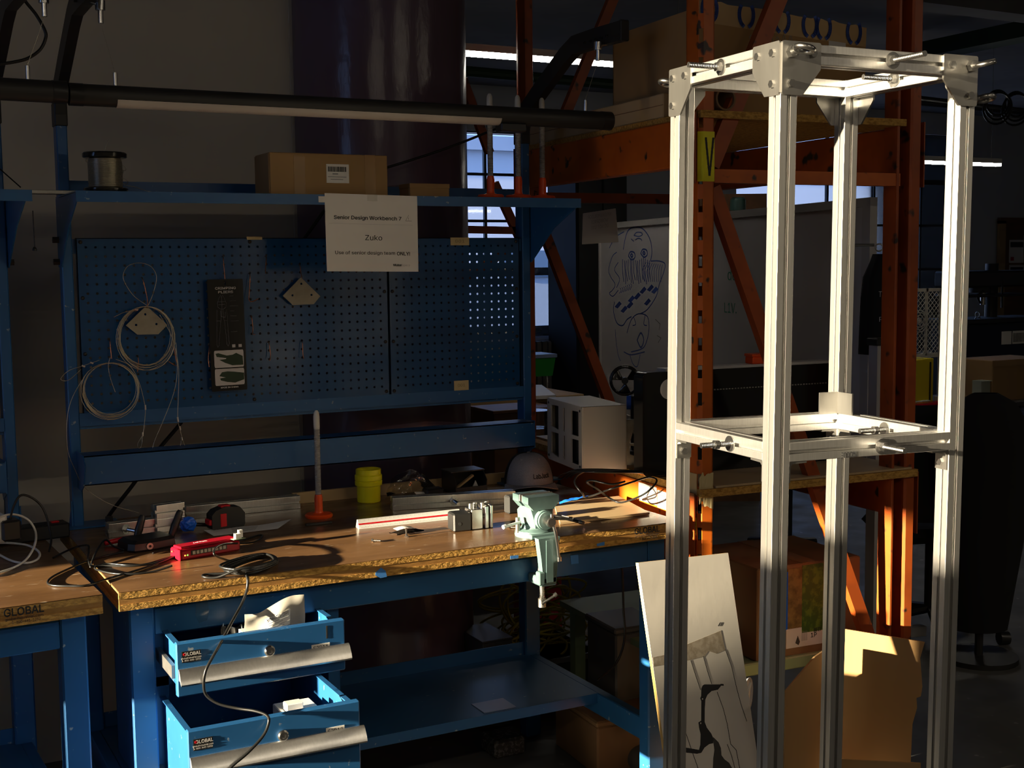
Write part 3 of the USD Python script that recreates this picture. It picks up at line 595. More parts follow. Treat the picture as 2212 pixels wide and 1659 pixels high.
for z0, z1 in ((1.845, 1.975), (.795, .925)):
    for a0, a1, s in ((-.012, .038, 1), (RW-.038, RW+.012, -1)):
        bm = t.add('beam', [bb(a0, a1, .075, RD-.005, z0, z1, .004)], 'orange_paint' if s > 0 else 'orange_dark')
        t.add('beam_end', bb(a0-.004 if s > 0 else a1, a0 if s > 0 else a1+.004, .0, .075, z0-.05, z1+.012), 'orange_dark', under=bm)
        t.add('beam_end', bb(a0-.004 if s > 0 else a1, a0 if s > 0 else a1+.004, RD-.005, RD+.07, z0-.05, z1+.012), 'orange_dark', under=bm)
t.add('deck', bb(.0, RW, -.015, RD+.05, .926, .948), 'chip', label='chipboard deck of the lower level')
t.add('deck', bb(.05, RW-.02, -.010, RD+.05, .949, .955), 'board_wood', label='thin plywood sheet on the lower deck')
t.add('deck', bb(.0, RW-.06, -.005, RD+.05, 1.972, 1.992), 'chip', label='chipboard deck of the upper level')
for a, b in ((0, 0), (.684, -.005), (0, RD), (.69, RD)): t.add('foot_plate', bb(a-.02, a+.10, b-.01, b+.085, 0, .006), 'orange_dark')
s = t.add('letter_sticker', [bb(.010, .046, -.0012, 0, 1.800, 1.935), plate3([(-.0012, .011, 1.800), (.011, -.0012, 1.800), (.011, -.0012, 1.935), (-.0012, .011, 1.935)], .0006)], 'yellow_plastic', under=pA, label='yellow sticker with a black letter V')
t.add('sticker_letter', txt('V', .098, (.030, -.0013, 1.818), X, (0, 0, 1), bold=True, w=.030), 'ink', under=pA)
t.add('letter_sticker', bb(-.0012, 0, .012, .034, .815, .865), 'yellow_plastic', under=pA, label='yellow sticker with a black letter A')
t.add('sticker_letter', txt('A', .034, (-.0013, .022, .823), (0, -1, 0), (0, 0, 1), bold=True, w=.018), 'ink', under=pA)
tp = sheet(14, 10, lambda u, v: (.046*u-.001, -.0022-.002*meshkit.noise(np.array([u*9, v*8, 2.])), .925+.075*v-(.03*u if v < .1 else 0)-.02*meshkit.noise(np.array([u*8, 3., 1.]))), .0006)
t.add('masking_tape', tp, 'label_tan', True, under=pA); t.add('masking_tape', bb(-.0016, 0, .01, .05, .93, .99), 'label_tan', under=pA)
t.done()
# a second orange upright, further back, behind the column
u0 = onY(1012, 300, 2.3)[0]; u1 = onY(1128, 300, 2.3)[0]
t = Thing('rack_upright', 'dark orange rack upright with crossed braces behind the purple column', 'rack')
t.add('post', bb(u1, u1+.07, 2.3, 2.36, 0, 3.1, .004), 'orange_dark'); t.add('post', bb(u0-.45, u0-.38, 2.3, 2.36, 0, 3.1, .004), 'orange_dark')
za = onY(1060, 495, 2.3)[2]
def br2(p, q, w): 
    p, q = onY(*p, 2.31), onY(*q, 2.31); d = (q-p)/np.linalg.norm(q-p); u = np.cross(d, (0, 1, 0)); t.add('brace', prism([(0, -w), (np.linalg.norm(q-p), -w), (np.linalg.norm(q-p), w), (0, w)], p, d, -u, .03), 'orange_dark')
br2((870, 493), (1128, 498), .019); br2((1070, 395), (1140, 545), .022); br2((1002, 170), (1060, 330), .022); br2((880, 690), (1128, 520), .02)
t.done()
# ---- on the rack's upper deck
fy = -.015
t = Thing('cardboard_box', 'big worn cardboard box with a torn top and blue arcs, high on the orange rack', 'box', 'boxes on the rack', M=rM)
x0, x1, z0 = .035, .652, 1.993; zl, zr = 2.300, 2.262
t.add('body', [prism([(x0, z0), (x1, z0), (x1, zr), (x0, zl)], (0, .115, 0), X, (0, 0, 1), .005), bb(x0, x0+.005, .115, .55, z0, 2.28), bb(x1-.005, x1, .115, .55, z0, 2.25), bb(x0, x1, .545, .55, z0, 2.26), bb(x0, x1, .115, .55, z0, z0+.005)], 'cardboard')
t.add('flap', sheet(30, 3, lambda u, v: (x0+(x1-x0)*u, .109-.002*v, (zl+(zr-zl)*u)-.048+.055*v+(.008*meshkit.noise(np.array([u*40, 1., 1.])) if v > .9 else 0)), .003), 'cardboard_pale', True, label='pale torn flap printed with blue arcs')
def arc(cx, cz, s, sg):
    P = [(cx+sg*.022*math.cos(a)*s, cz+.034*math.sin(a)) for a in np.linspace(-1.2, .75, 10)]; return stroke(P, .011, (0, .1055, 0), X, (0, 0, 1), -.0008)
for u in (.10, .30, .50, .66, .74, .92):
    q = arc(x0+(x1-x0)*u, zl+(zr-zl)*u-.010, 1, -1) + arc(x0+(x1-x0)*u+.004, zl+(zr-zl)*u-.010, 1, 1)
    t.add('printed_arc', q, 'ink_blue')
t.add('shipping_label', prism([(0, 0), (.062, 0), (.062, .050), (0, .058)], (.515, .1095, 2.185), X, (0, 0, 1), .0006), 'paper_shade')
P = [(.235+.16*i/40, 2.215+.010*math.sin(i*1.1)*(1 if i < 30 else 1.8)) for i in range(41)]
t.add('scribble', stroke(P, .0016, (0, .1096, 0), X, (0, 0, 1)), 'ink_grey', label='handwritten scribble')
t.add('clear_tape', bb(.05, .25, .1115, .1148, 2.0, 2.20), 'tape_clear'); t.done()
t = Thing('carton', 'long low tan carton lying on the upper orange beam, left of the tower', 'box', 'boxes on the rack', M=rM)
t.add('body', bb(.004, .14, .20, 1.10, 1.993, 2.062, .003), 'cardboard_pale'); t.add('lid_seam', bb(.003, .0042, .20, 1.10, 2.028, 2.030), 'cardboard_dark'); t.done()
solo('cardboard_tube', 'cardboard tube with a dark open end lying under the big box on the rack', 'tube', xf(lathe([(.027, 0), (.032, 0), (.032, .10), (.027, .10), (.027, 0)], (0, 0, 0), 32), rM @ frame((.082, -.002, 2.025), (1, 0, 0), (0, 0, 1), (0, 1, 0))), 'cardboard_dark', 35)
# ---- on the rack's lower deck
zD = .956
t = Thing('flat_screen', 'wide black flat screen seen from behind on the rack deck, behind the tower', 'monitor', M=rM)
pl = onY(1386, 900, R3(0, .22, 0)[1]); a0 = toR(pl)[0]; a1 = .640
body = Polygon([(a0, zD), (a1, zD), (a1, 1.262), (a0, 1.262)]).buffer(-.018).buffer(.018, 5)
t.add('housing', [prism(list(body.exterior.coords)[:-1], (0, .262, 0), X, (0, 0, 1), .052)], 'black_gloss', 30)
t.add('vent_row', [bb(.06+i*.0105, .066+i*.0105, .2085, .2101, 1.199, 1.2025) for i in range(52)], 'steel_rough', kind='stuff')
t.add('top_bar', bb(.02, a1-.02, .2105, .262, 1.258, 1.270), 'grey_frame', label='grey strip along the top edge')
q = toR(onY(1438, 840, R3(0, .22, 0)[1])); t.add('round_sticker', lathe([(0, 0), (.030, 0), (.030, .0006), (0, .0006)], (0, 0, 0), 30, frame((q[0]+.004, .2098, q[2]), X, (0, 0, 1), (0, -1, 0))), 'paper', 30, label='round white sticker')
t.done()
q = toR(onY(1625, 762, R3(0, .24, 0)[1])); t = Thing('orange_box', 'small orange plastic box lying on top of the black flat screen', 'box', M=rM)
t.add('tub', bb(q[0]-.030, q[0]+.034, .215, .258, 1.270, 1.292, .003), 'orange_plastic'); t.add('lid', bb(q[0]-.032, q[0]+.036, .213, .260, 1.292, 1.301, .002), 'orange_plastic'); t.done()
t = Thing('equipment_case', 'grey metal case with black cut-outs standing on the rack beside the cap', 'case')
c0 = onZ(1257, 1020, zD); cl = onZ(1183, 990, zD); dr = onZ(1347, 1011, zD)
ey = (cl-c0); ly = np.linalg.norm(ey); ey /= ly; ex = np.array([ey[1], -ey[0], 0.0]); Lx = np.dot(dr-c0, ex) if np.dot(dr-c0, ex) > .1 else .2; Ly = .255; hz = .197
Mc = frame(c0, ex, ey, (0, 0, 1)); MCASE = (c0, ex, ey, Lx, ly)
from shapely import affinity
pan = Polygon([(0, 0), (ly, 0), (ly, hz), (0, hz)]).buffer(-.012).buffer(.012, 5)
cuts = []
for s in (0, 1):
    zc = hz*(.28 if s == 0 else .72)
    for x, w in ((.045, .045), (.12, .008), (.185, .05)):
        sx = ly/.24; cuts.append(Polygon([((x-w/2)*sx, zc-.036), ((x+w/2)*sx, zc-.030 if x > .1 else zc-.036), ((x+w/2)*sx, zc+.034), ((x-w/2)*sx, zc+.036)]).buffer(.002))
for c in cuts: pan = pan.difference(c)
t.add('front_panel', xf(extrude(pan, .004), Mc @ frame((0, 0, 0), (0, 1, 0), (0, 0, 1), (1, 0, 0))), 'case_grey', label='pierced end panel')
t.add('housing', xf(join(bb(.004, Lx, .0, .003, .0, hz, .001), bb(.004, Lx, ly-.003, ly, 0, hz, .001), bb(.004, Lx, 0, ly, hz-.003, hz, .001), bb(.004, Lx, 0, ly, 0, .003), bb(Lx-.003, Lx, 0, ly, 0, hz)), Mc), 'case_grey')
t.add('inner_part', xf(bb(.02, .04, .02, ly-.02, .02, hz-.02), Mc), 'black_matte')
for yy, zz in ((.014, .014), (ly-.014, .014), (.014, hz-.014), (ly-.014, hz-.014)): t.add('screw', xf(cyl((-.0015, yy, zz), (.001, yy, zz), .004, 10), Mc), 'black_steel', 30)
for xx, yy in ((.02, .02), (Lx-.02, .02), (.02, ly-.02), (Lx-.02, ly-.02)): t.add('foot', xf(cyl((xx, yy, -.004), (xx, yy, .001), .008, 12), Mc), 'black_plastic', 30)
t.done()
wc = atd(1350, 822, 4.15); fdir = (CAM-wc)*[1, 1, 0]; fdir /= np.linalg.norm(fdir); sd = np.cross((0, 0, 1), fdir)
t = Thing('desk_fan', 'round black wheel-like fan on a blue and white tube, behind the grey case', 'fan')
t.add('ring', [torus(wc, fdir, .047, .0042), torus(wc+fdir*.012, fdir, .044, .003)], 'black_gloss', 40)
for k in range(3):
    a = k*2*PI/3+.5; e = sd*math.cos(a)+np.array([0, 0, 1])*math.sin(a); b_ = np.cross(fdir, e)
    t.add('blade', sheet(6, 4, lambda u, v: wc + e*(.008+.034*u) + b_*(.002+.020*u)*(v-.5)*2 + fdir*(.006*(v-.5))+fdir*.004, .0015), 'black_gloss', True)
t.add('hub', cyl(wc-fdir*.015, wc+fdir*.012, .011, 18), 'black_plastic', 30)
zt0 = wc[2]-.05; cb = wc*[1, 1, 0]
t.add('column', [cyl(cb+sd*.03+[0, 0, zD], cb+sd*.03+[0, 0, zt0], .010, 14)], 'black_plastic', 30)
t.add('base', cyl(cb+sd*.03+[0, 0, zD], cb+sd*.03+[0, 0, zD+.012], .035, 24), 'black_plastic', 30)
p0 = cb+sd*.035+[0, 0, zt0-.028]; p0 = p0 - fdir*.055
t.add('barrel', [cyl(p0-sd*.03, p0+sd*.004, .024, 24), cyl(p0+sd*.036, p0+sd*.062, .024, 24)], 'blue_plastic', 30, label='blue ends of the tube'); t.add('barrel', cyl(p0+sd*.004, p0+sd*.036, .0245, 24), 'white_plastic', 30, label='white middle of the tube')
t.add('barrel_stand', bb(p0[0]-.012, p0[0]+.012, p0[1]-.012, p0[1]+.012, zD, p0[2]-.02), 'black_plastic')
t.done()
tc0 = onZ(1352, 1003, zD); ex = RC[0]*[1, 1, 0]; ex /= np.linalg.norm(ex)
t = Thing('cast_bracket', 'pierced silver cast bracket standing between the grey case and the black screen', 'bracket')
pan = Polygon([(0, 0), (.065, 0), (.065, .142), (0, .142)]).difference(Polygon([(.014, .035), (.055, .022), (.055, .050), (.014, .058)]).buffer(.003)).difference(Polygon([(.014, .070), (.028, .118), (.052, .118), (.052, .068)]).buffer(.003))
t.add('plate', prism(pan, tc0, ex, (0, 0, 1), .016), 'steel_rough'); t.add('stub', cyl(tc0+ex*.035+[0, 0, .10], tc0+ex*.035+[0, 0, .10]+np.cross(ex, (0, 0, 1))*-.03, .012, 16), 'steel_rough', 30); t.done()
# label and sticker on the lower beam
t = Thing('beam_label', 'white printed shipping label stuck on the sunlit lower orange beam', 'label', M=rM)
b0, b1 = toR(onX(1420, 1080, 1.49))[1], toR(onX(1377, 1070, 1.49))[1]
t.add('sticker', bb(-.0132, -.0120, b0, b1, .868, .922), 'paper'); t.add('sticker', bb(-.0132, -.0120, b0-.055, b0-.004, .864, .916), 'paper_shade')
t.add('printed_lines', [bb(-.0136, -.0132, b0-.050, b0-.010, .872+.006*i, .874+.006*i) for i in range(6)], 'ink_grey', kind='stuff'); t.done()
# loose cables on the rack and bench end
def px_path(P, n=8): return spline([atd(u, v, d) for u, v, d in P], n)
cz = lambda u, v, z: onZ(u, v, z)
cable = spline([cz(1262, 1018, .965), cz(1245, 1030, .96), cz(1242, 1045, .955), cz(1258, 1066, .93), cz(1268, 1074, .90), cz(1320, 1056, .94), cz(1370, 1040, .955), cz(1400, 1031, .962), cz(1418, 1036, .962), cz(1412, 1050, .95), cz(1390, 1068, .925), cz(1360, 1081, .90), cz(1335, 1085, .885), cz(1308, 1070, .905), cz(1290, 1056, .93), cz(1268, 1042, .955), cz(1280, 1038, .962), cz(1320, 1046, .955), cz(1350, 1040, .96)], 8)
solo('black_cable', 'loops of thin black cable lying over the sunlit orange beam beside the grey case', 'cable', tube(cable, .0028, 8), 'rubber', True)
solo('black_cable', 'tangle of black cables between the grey case and the bench cap', 'cable', [tube(spline([cz(1205+i*9, 1030+3*math.sin(i), .875+.004*i), cz(1240+i*4, 1016+i, .97), cz(1300, 1014+2*i, .975+.003*i), cz(1385, 1018+i, .97)], 6), .0026, 8) for i in range(4)], 'rubber', True)
# ================================================================== things on the bench top
B = lambda u, v, z=zT: onZ(u, v, z)
Zh = np.array([0, 0, 1.0])
# flexible stakes: clear ribbed tube on an orange round base
t = Thing('marker_stake', 'clear ribbed tube with white tip on an orange base, standing alone on the bench top', 'marker', 'orange-based tube stands')
t.add('base', lathe([(0, 0), (.037, 0), (.0395, .003), (.040, .007), (.036, .011), (.022, .012), (.0135, .014), (.0115, .020), (.0118, .055), (.0098, .066), (0, .066)], (0, 0, 0), 40), 'orange_plastic', 35)
k = 90; zz = np.linspace(.066, .262, k); t.add('ribbed_tube', lathe([(0, .066)] + [(.0078+.0011*(i % 2), z) for i, z in enumerate(zz)] + [(0, .262)], (0, 0, 0), 20), 'steel_tube', 30)
t.add('tip', lathe([(0, .255), (.0085, .255), (.0092, .262), (.0090, .290), (.0075, .302), (.004, .308), (0, .309)], (0, 0, 0), 24), 'milky', 35)
p = B(689, 1117); t.M = np.eye(4); t.M[:3, 3] = p + [0, 0, .0]; stk = t.done()
for u, lab in ((1060, 'leftmost of the three clear tubes with orange bases on the upper shelf'), (1120, 'middle one of the three clear tubes with orange bases on the upper shelf'), (1172, 'rightmost of the three clear tubes on the shelf, its tip pointed')):
    q = onY(u, 425, -.225 if u != 1172 else -.20); D = np.eye(4); D[:3, 3] = [q[0]-p[0], q[1]-p[1], 1.777-zT]; copy(stk, 'marker_stake', D @ rotz(u, p), lab)
s = B(690, 1130); solo('black_bar', 'short flat black bar lying on the bench in front of the orange tube stand', 'bar', xf(bb(-.040, .036, -.006, .006, 0, .007, .001), frame(B(690, 1133), (1, 0, 0), (0, 1, 0), Zh)), 'black_steel')
# yellow screw jar
t = Thing('screw_jar', 'bright yellow plastic screw-top jar upside down on the bench by the back strip', 'jar')
t.add('jar', lathe([(0, 0), (.034, 0), (.0355, .002), (.0362, .052), (0, .052)], (0, 0, 0), 40), 'yellow_plastic', 35)
t.add('lid', lathe([(.0362, .050), (.041, .052), (.0415, .063), (.0395, .066), (.0412, .068), (.0415, .082), (.0385, .085), (.0385, .100), (.036, .101), (.035, .088), (0, .087)], (0, 0, 0), 40), 'yellow_plastic', 35, label='wide ribbed screw collar')
t.M = np.eye(4); t.M[:3, 3] = B(797, 1083); t.done()
# strip of pale wood along the back of the bench
a, b = B(640, 1093), B(1100, 1050); ex = (b-a)/np.linalg.norm(b-a)
solo('backstop_strip', 'pale strip of wood lying along the back edge of the bench', 'strip', prism([(0, 0), (.80, 0), (.80, .034), (0, .034)], a+[0, .03, 0], (1, 0, 0), (0, 0, 1), -.012), 'cardboard_pale')
# aluminium slotted bars lying on the bench
def bar_on(name, label, p, q, n=1, hh=S):
    p, q = np.array(p), np.array(q); d = (q-p)*[1, 1, 0]; Lh = np.linalg.norm(d); d /= Lh; sd = np.cross(Zh, d); t = Thing(name, label, 'bar', 'aluminium slotted bars on the bench')
    for i in range(n): t.add('bar', xf(extrude(TS, Lh), frame(p*[1, 1, 0]+[0, 0, zT+S/2+i*S], sd, Zh, d)), 'aluminium')
    return t, p, d, sd
t, p, d, sd = bar_on('slotted_bar', 'long aluminium slotted bar with a bolt in it, lying behind the white ruler', B(846, 1101), B(1110, 1085)); 
def bolt_in(t, p, n, L):
    p, n = np.array(p, float), np.array(n, float); t.add('bolt', [tube([p+n*(L*i/30) for i in range(31)], np.where(np.arange(31) % 2 == 0, .0052, .0044), 10)], 'steel', 30); t.add('washer', cyl(p, p+n*.003, .0135, 20), 'steel', 30); t.add('nut', hexnut(p+n*.003, n, .0085, .008), 'steel')
bolt_in(t, p*[1, 1, 0]+[0, 0, zT+S/2]+d*.185-sd*S/2, -sd, .055); t.done()
t, p, d, sd = bar_on('slotted_bar', 'short aluminium slotted bar with a bolt, lying behind the black router', B(232, 1160), B(345, 1146)); bolt_in(t, p*[1, 1, 0]+[0, 0, zT+S/2]+d*.045-sd*S/2, -sd*.93+d*.33, .055); t.done()
t, p, d, sd = bar_on('slotted_bar', 'stubby double-height aluminium slotted block standing behind the router', B(334, 1150), B(394, 1141), 2); t.done()
t, p, d, sd = bar_on('slotted_bar', 'long aluminium slotted bar lying behind the red tape measure', B(400, 1120), B(645, 1096)); t.done()
# triangular ruler
p, q = B(772, 1141), B(985, 1118); d = (q-p)/np.linalg.norm(q-p); sd = np.cross(Zh, d); Lr = .305
t = Thing('scale_ruler', 'white triangular scale ruler with a red stripe lying on the bench', 'ruler')
tri = Polygon([(-.015, 0), (.015, 0), (.003, .024), (-.003, .024)])
Mr = frame(p, sd, Zh, d); t.add('body', xf(extrude(tri, Lr), Mr), 'white_plastic')
en = np.array([-.012, .024]); fn = lambda k: p - sd*(.015-.012*k) + Zh*(.024*k)
nrm = np.cross(d, fn(1)-fn(0)); nrm /= np.linalg.norm(nrm); nrm *= np.sign(np.dot(nrm, -sd))
t.add('red_stripe', TM(np.array([fn(.42)+nrm*.0006, fn(.42)+nrm*.0006+d*Lr, fn(.58)+nrm*.0006+d*Lr, fn(.58)+nrm*.0006]), [[0, 1, 2], [0, 2, 3]]), 'red_plastic')
tk = []
for i in range(96):
    for k0, k1 in ((.70, .93), (.08, .30)):
        kk = k1 if i % 4 == 0 else (k0+k1)/2; aa = d*(.006+i*.0031); w = d*.0005
        tk.append(TM(np.array([fn(k0 if k0 < .5 else 1-(1-k0)*.6)+aa+nrm*.0005, fn(kk)+aa+nrm*.0005, fn(kk)+aa+w+nrm*.0005, fn(k0 if k0 < .5 else 1-(1-k0)*.6)+aa+w+nrm*.0005]), [[0, 1, 2], [0, 2, 3]]))
t.add('graduations', tk, 'ink_grey', kind='stuff'); t.done()
# little bag, screws
c = B(880, 1152); t = Thing('parts_bag', 'tiny clear plastic bag with white paper lying in front of the ruler', 'bag')
f_ = lambda u, v: c + np.array([.082*(u-.5)+.006*math.sin(v*5), .040*(v-.5)+.01*(u-.5), .003+.009*math.sin(PI*u)*math.sin(PI*v)+.003*meshkit.noise(np.array([u*9, v*7, 3.]))])
t.add('bag', sheet(16, 10, f_, .0004), 'clear_plastic', True); t.add('paper_slip', sheet(6, 4, lambda u, v: c+np.array([-.034+.052*u, -.012+.030*v, .0135+.004*math.sin(PI*u)]), .0004), 'paper', True); t.done()
for (u, v, lab, ang) in ((878, 1160, 'zinc bolt standing on its head by the tiny plastic bag', 90), (803, 1171, 'small zinc screw lying on the bench top left of the tiny bag', 0), (1098, 1142, 'small brass-coloured screw lying on the bench left of the vise', 0)):
    q = B(u, v); dd = Zh if ang else np.array([.8, -.6, 0]); s0 = q+Zh*(.0 if ang else .004)
    t = Thing('screw', lab, 'screw', 'loose screws'); t.add('head', hexnut(s0, dd, .0055, .004), 'steel'); t.add('shank', tube([s0+dd*(.004+.02*i/20) for i in range(21)], np.where(np.arange(21) % 2 == 0, .0028, .0022), 8), 'steel', 30); t.done()
# black block and steel clamp in front of the long bar
c = B(995, 1149); t = Thing('black_block', 'square black plastic block next to a shiny steel clamp on the bench', 'block')
Mk = rotz(-6) ; Mk[:3, 3] = c; t.add('block', xf(bb(-.020, .032, -.002, .05, 0, .050, .004), Mk), 'black_plastic'); t.add('hole', xf(cyl((-.002, -.0025, .022), (-.002, .004, .022), .0045, 16), Mk), 'black_matte', 30); t.done()
t = Thing('toolmakers_clamp', 'shiny steel block clamp with knurled top standing right of the black block', 'clamp')
Mk = rotz(-4); Mk[:3, 3] = c+[.036, .006, 0]
t.add('jaw', xf(bb(.0, .034, 0, .05, 0, .056, .002), Mk), 'steel'); t.add('jaw', xf(bb(.040, .052, .0, .05, 0, .062, .002), Mk), 'steel'); t.add('jaw', xf(bb(.055, .064, .0, .05, 0, .064, .002), Mk), 'steel')
t.add('screw', xf(cyl((-.005, .025, .030), (.07, .025, .030), .006, 14), Mk), 'steel', 30)
for i in range(4): t.add('knurled_screw', xf(cyl((.006+.017*i, .02+.01*(i % 2), .056), (.006+.017*i, .02+.01*(i % 2), .069), .006, 12), Mk), 'steel_rough', 30)
t.done()
c = B(1108, 1108); solo('black_block', 'black rubber block half hidden behind the vise', 'block', xf(bb(-.020, .022, -.012, .02, 0, .052, .004), frame(c, (1, 0, 0), (0, 1, 0), Zh)), 'black_matte')
# vise
V0 = B(1172, 1162); V0[1] = -.735; t = Thing('bench_vise', 'small teal clamp-on bench vise with steel handles on the front edge of the bench', 'vise'); Mv = np.eye(4); Mv[:3, 3] = V0; t.M = Mv
rb = lambda *a, **k: bb(*a, bev=k.get('bev', .003))
t.add('base', [lathe([(0, 0), (.052, 0), (.053, .004), (.051, .016), (.036, .022), (.032, .032), (0, .032)], (0, 0, 0), 40), rb(-.040, .040, -.055, -.02, 0, .014)], 'vise_paint', 35)
bd = trimesh.convex.convex_hull(np.array([(x, y, z) for x in (-.024, .024) for y in (-.05, .045) for z in (.028, .04)] + [(x, y, .082) for x in (-.034, .034) for y in (-.042, .012)] + [(x, y, .062) for x in (-.022, .022) for y in (.03, .055)]))
t.add('body', bd, 'vise_paint', 20); t.add('front_boss', [cyl((0, -.046, .050), (0, -.062, .050), .026, 32), cyl((0, -.062, .050), (0, -.068, .050), .023, 32)], 'vise_paint', 30)
for y0, y1 in ((-.052, -.018), (.0, .034)):
    j = t.add('jaw', trimesh.convex.convex_hull(np.array([(x, y, .076) for x in (-.030, .030) for y in (y0, y1)] + [(x, y, z) for x in (-.046, .046) for y in (y0, y1) for z in (.094, .112)])), 'vise_paint')
    t.add('jaw_plate', rb(-.046, .046, y1 if y0 < -.01 else y0-.005, y1+.005 if y0 < -.01 else y0, .095, .114, bev=.001), 'steel_rough', under=j)
t.add('screw_head', [cyl((0, -.066, .050), (0, -.092, .050), .0135, 24), cyl((0, -.092, .050), (0, -.096, .050), .0115, 24)], 'steel', 30)
hb = spline([(.004, -.086, .070), (.005, -.088, .050), (.012, -.092, .020), (.019, -.090, -.015), (.024, -.088, -.048)], 8)
hd = t.add('jaw_handle', tube(hb, .0042, 12), 'steel', 40)
t.add('handle_end', cyl((.0245, -.088, -.046), (.0255, -.088, -.056), .0062, 16), 'steel', 30, under=hd)
for s in (-1, 1):
    l = t.add('swivel_lock', [cyl((s*.050, .0, .012), (s*.050, .0, .052), .0065, 16)], 'steel_rough' if s < 0 else 'vise_paint', 30)
    t.add('lever', [cyl((s*.044, -.004, .040), (s*.100, -.020, .036), .0038, 12), cyl((s*.096, -.019, .0365), (s*.104, -.0212, .0358), .0058, 12)], 'white_plastic' if s < 0 else 'steel', 30, under=l)
yb = -.786-V0[1]
t.add('clamp_frame', [prism([(-.030, 0), (.034, 0), (.028, -.055), (.022, -.118), (-.016, -.118), (-.022, -.055)], (0, yb-.004, .006), (1, 0, 0), (0, 0, 1), .022), prism([(-.010, 0), (.010, 0), (.010, -.112), (-.010, -.112)], (.002, yb-.022, .0), (1, 0, 0), (0, 0, 1), .006),
   rb(-.024, .024, yb-.026, yb+.045, -.122, -.098), rb(-.030, -.012, yb-.028, yb-.006, -.118, -.082)], 'vise_paint')
cs = t.add('clamp_screw', [tube([(.0, yb+.012, -.098-.0019*i) for i in range(36)] , np.where(np.arange(36) % 2 == 0, .0072, .0062), 14), cyl((0, yb+.012, -.163), (0, yb+.012, -.186), .0105, 18), cyl((0, yb+.012, -.098), (0, yb+.012, -.070), .012, 18)], 'steel_rough', 30)
t.add('tommy_bar', [cyl((-.006, yb+.004, -.176), (.030, yb-.006, -.154), .0035, 10), cyl((.027, yb-.005, -.156), (.034, yb-.007, -.151), .0062, 12)], 'steel', 30, under=cs)
t.done()
# cap
cc = B(1163, 1058); t = Thing('baseball_cap', 'grey trucker cap lettered LabJack standing on the bench in front of the grey case', 'cap'); Mc2 = rotz(-22); Mc2[:3, 3] = cc + [.006, .075, .012]; t.M = Mc2
def crown(u, v):
    a = u*2*PI; e = v*PI/2; r = (1-.10*v)*math.cos(e)**.62; return np.array([.080*r*math.sin(a), -.094*r*math.cos(a)*(1.0), .098*math.sin(e)**.92 + .0])
def crown_part(u0, u1): return sheet(36, 16, lambda u, v: crown(u0+(u1-u0)*u, v), .0015)
cr = t.add('crown', crown_part(-.20, .20), 'cap_cloth', True, label='grey front panels'); t.add('mesh_back', crown_part(.20, .80), 'cap_dark', True, label='black mesh back')
t.add('button', lathe([(0, .096), (.006, .096), (.005, .100), (0, .101)], (0, 0, 0), 14), 'cap_cloth', True, under=cr)
def brim(u, v):
    a = (u-.5)*2*1.22; r0 = .090; x = math.sin(a)*.083; y = -math.cos(a)*.096; ext = .066*v*math.cos(a*.92)**.8; s_ = 1+v*.10
    return np.array([x*s_, y-ext, .004 + .010*v - .034*(abs(math.sin(a))**2)*v*.9 - .002])
t.add('brim', sheet(30, 8, brim, .003), 'cap_cloth', True)
fw_ = [crown(.02+.0, .22)]
def on_crown(s, h, u0, v0):
    q = txt(s, h, (0, 0, 0), (1, 0, 0), (0, 1, 0), 'c', .001, True); q = q.subdivide() if len(q.faces) < 4000 else q; v = q.vertices.copy(); out = []
    for x, y, z in v:
        uu = u0 + x/(2*PI*.086); vv = v0 + y/.13; p_ = crown(uu, vv); n_ = np.array([p_[0]/.080**2, p_[1]/.094**2, .35*p_[2]/.098**2]); n_ /= np.linalg.norm(n_); out.append(p_+n_*(.0007+z*.6))
    return TM(np.array(out), q.faces)
t.add('lettering', on_crown('LabJack', .0125, .073, .155), 'ink', under=cr)
for s in (-1, 1): t.add('eyelet', torus(crown(s*.09, .62), crown(s*.09, .62), .0028, .0009, 12, 6), 'paper_shade', True, under=cr)
t.done()
# black bin, block and clear bag at the back
c = B(1016, 1066); t = Thing('parts_bin', 'open black plastic parts bin with brown contents, at the back of the bench', 'bin'); Mb = np.eye(4); Mb[:3, 3] = c; t.M = Mb
t.add('bin', [prism([(-.052, 0), (.055, 0), (.062, .058), (.046, .068), (-.052, .068)], (0, .10, 0), (1, 0, 0), (0, 0, 1), .003), prism([(0, 0), (.10, 0), (.10, .068), (.02, .066), (-.004, .040)], (-.052, 0, 0), (0, 1, 0), (0, 0, 1), .003), prism([(0, 0), (.10, 0), (.10, .068), (.02, .066), (-.004, .040)], (.055, 0, 0), (0, 1, 0), (0, 0, 1), .003), bb(-.052, .058, 0, .10, 0, .003), bb(-.052, .058, -.004, 0, 0, .022), bb(-.056, .062, .02, .10, .066, .070, .001)], 'black_plastic')
t.add('contents', [xf(bb(-.05, .02, -.012, .0, -.002, .004), rotm(-32, (0, 1, 0)) ) for _ in range(1)][0].apply_translation((0.01, .04, .04)), 'cardboard_pale', label='folded brown paper')
t.add('contents', prism([(0, 0), (.03, 0), (.016, .03)], (.018, .03, .004), (1, 0, 0), (0, 0, 1), -.004), 'white_plastic', label='small white plastic piece'); t.done()
c = B(938, 1076); solo('black_cube', 'small black plastic cube in front of the clear bag', 'block', xf(bb(-.028, .030, -.01, .03, 0, .031, .004), frame(c, (1, 0, 0), (0, 1, 0), Zh)), 'black_plastic')
c = B(905, 1080); t = Thing('clear_bag', 'crumpled clear plastic bag with a white slip, between the yellow jar and the black bin', 'bag')
t.add('bag', sheet(22, 16, lambda u, v: c + np.array([.19*(u-.5)*(1-.35*v), .03+.03*v+.018*meshkit.noise(np.array([u*6, v*6, 8.]))-.02*math.sin(PI*u), .085*v*(1-.9*abs(u-.45)**1.3)+.004]), .0004), 'clear_plastic', True)
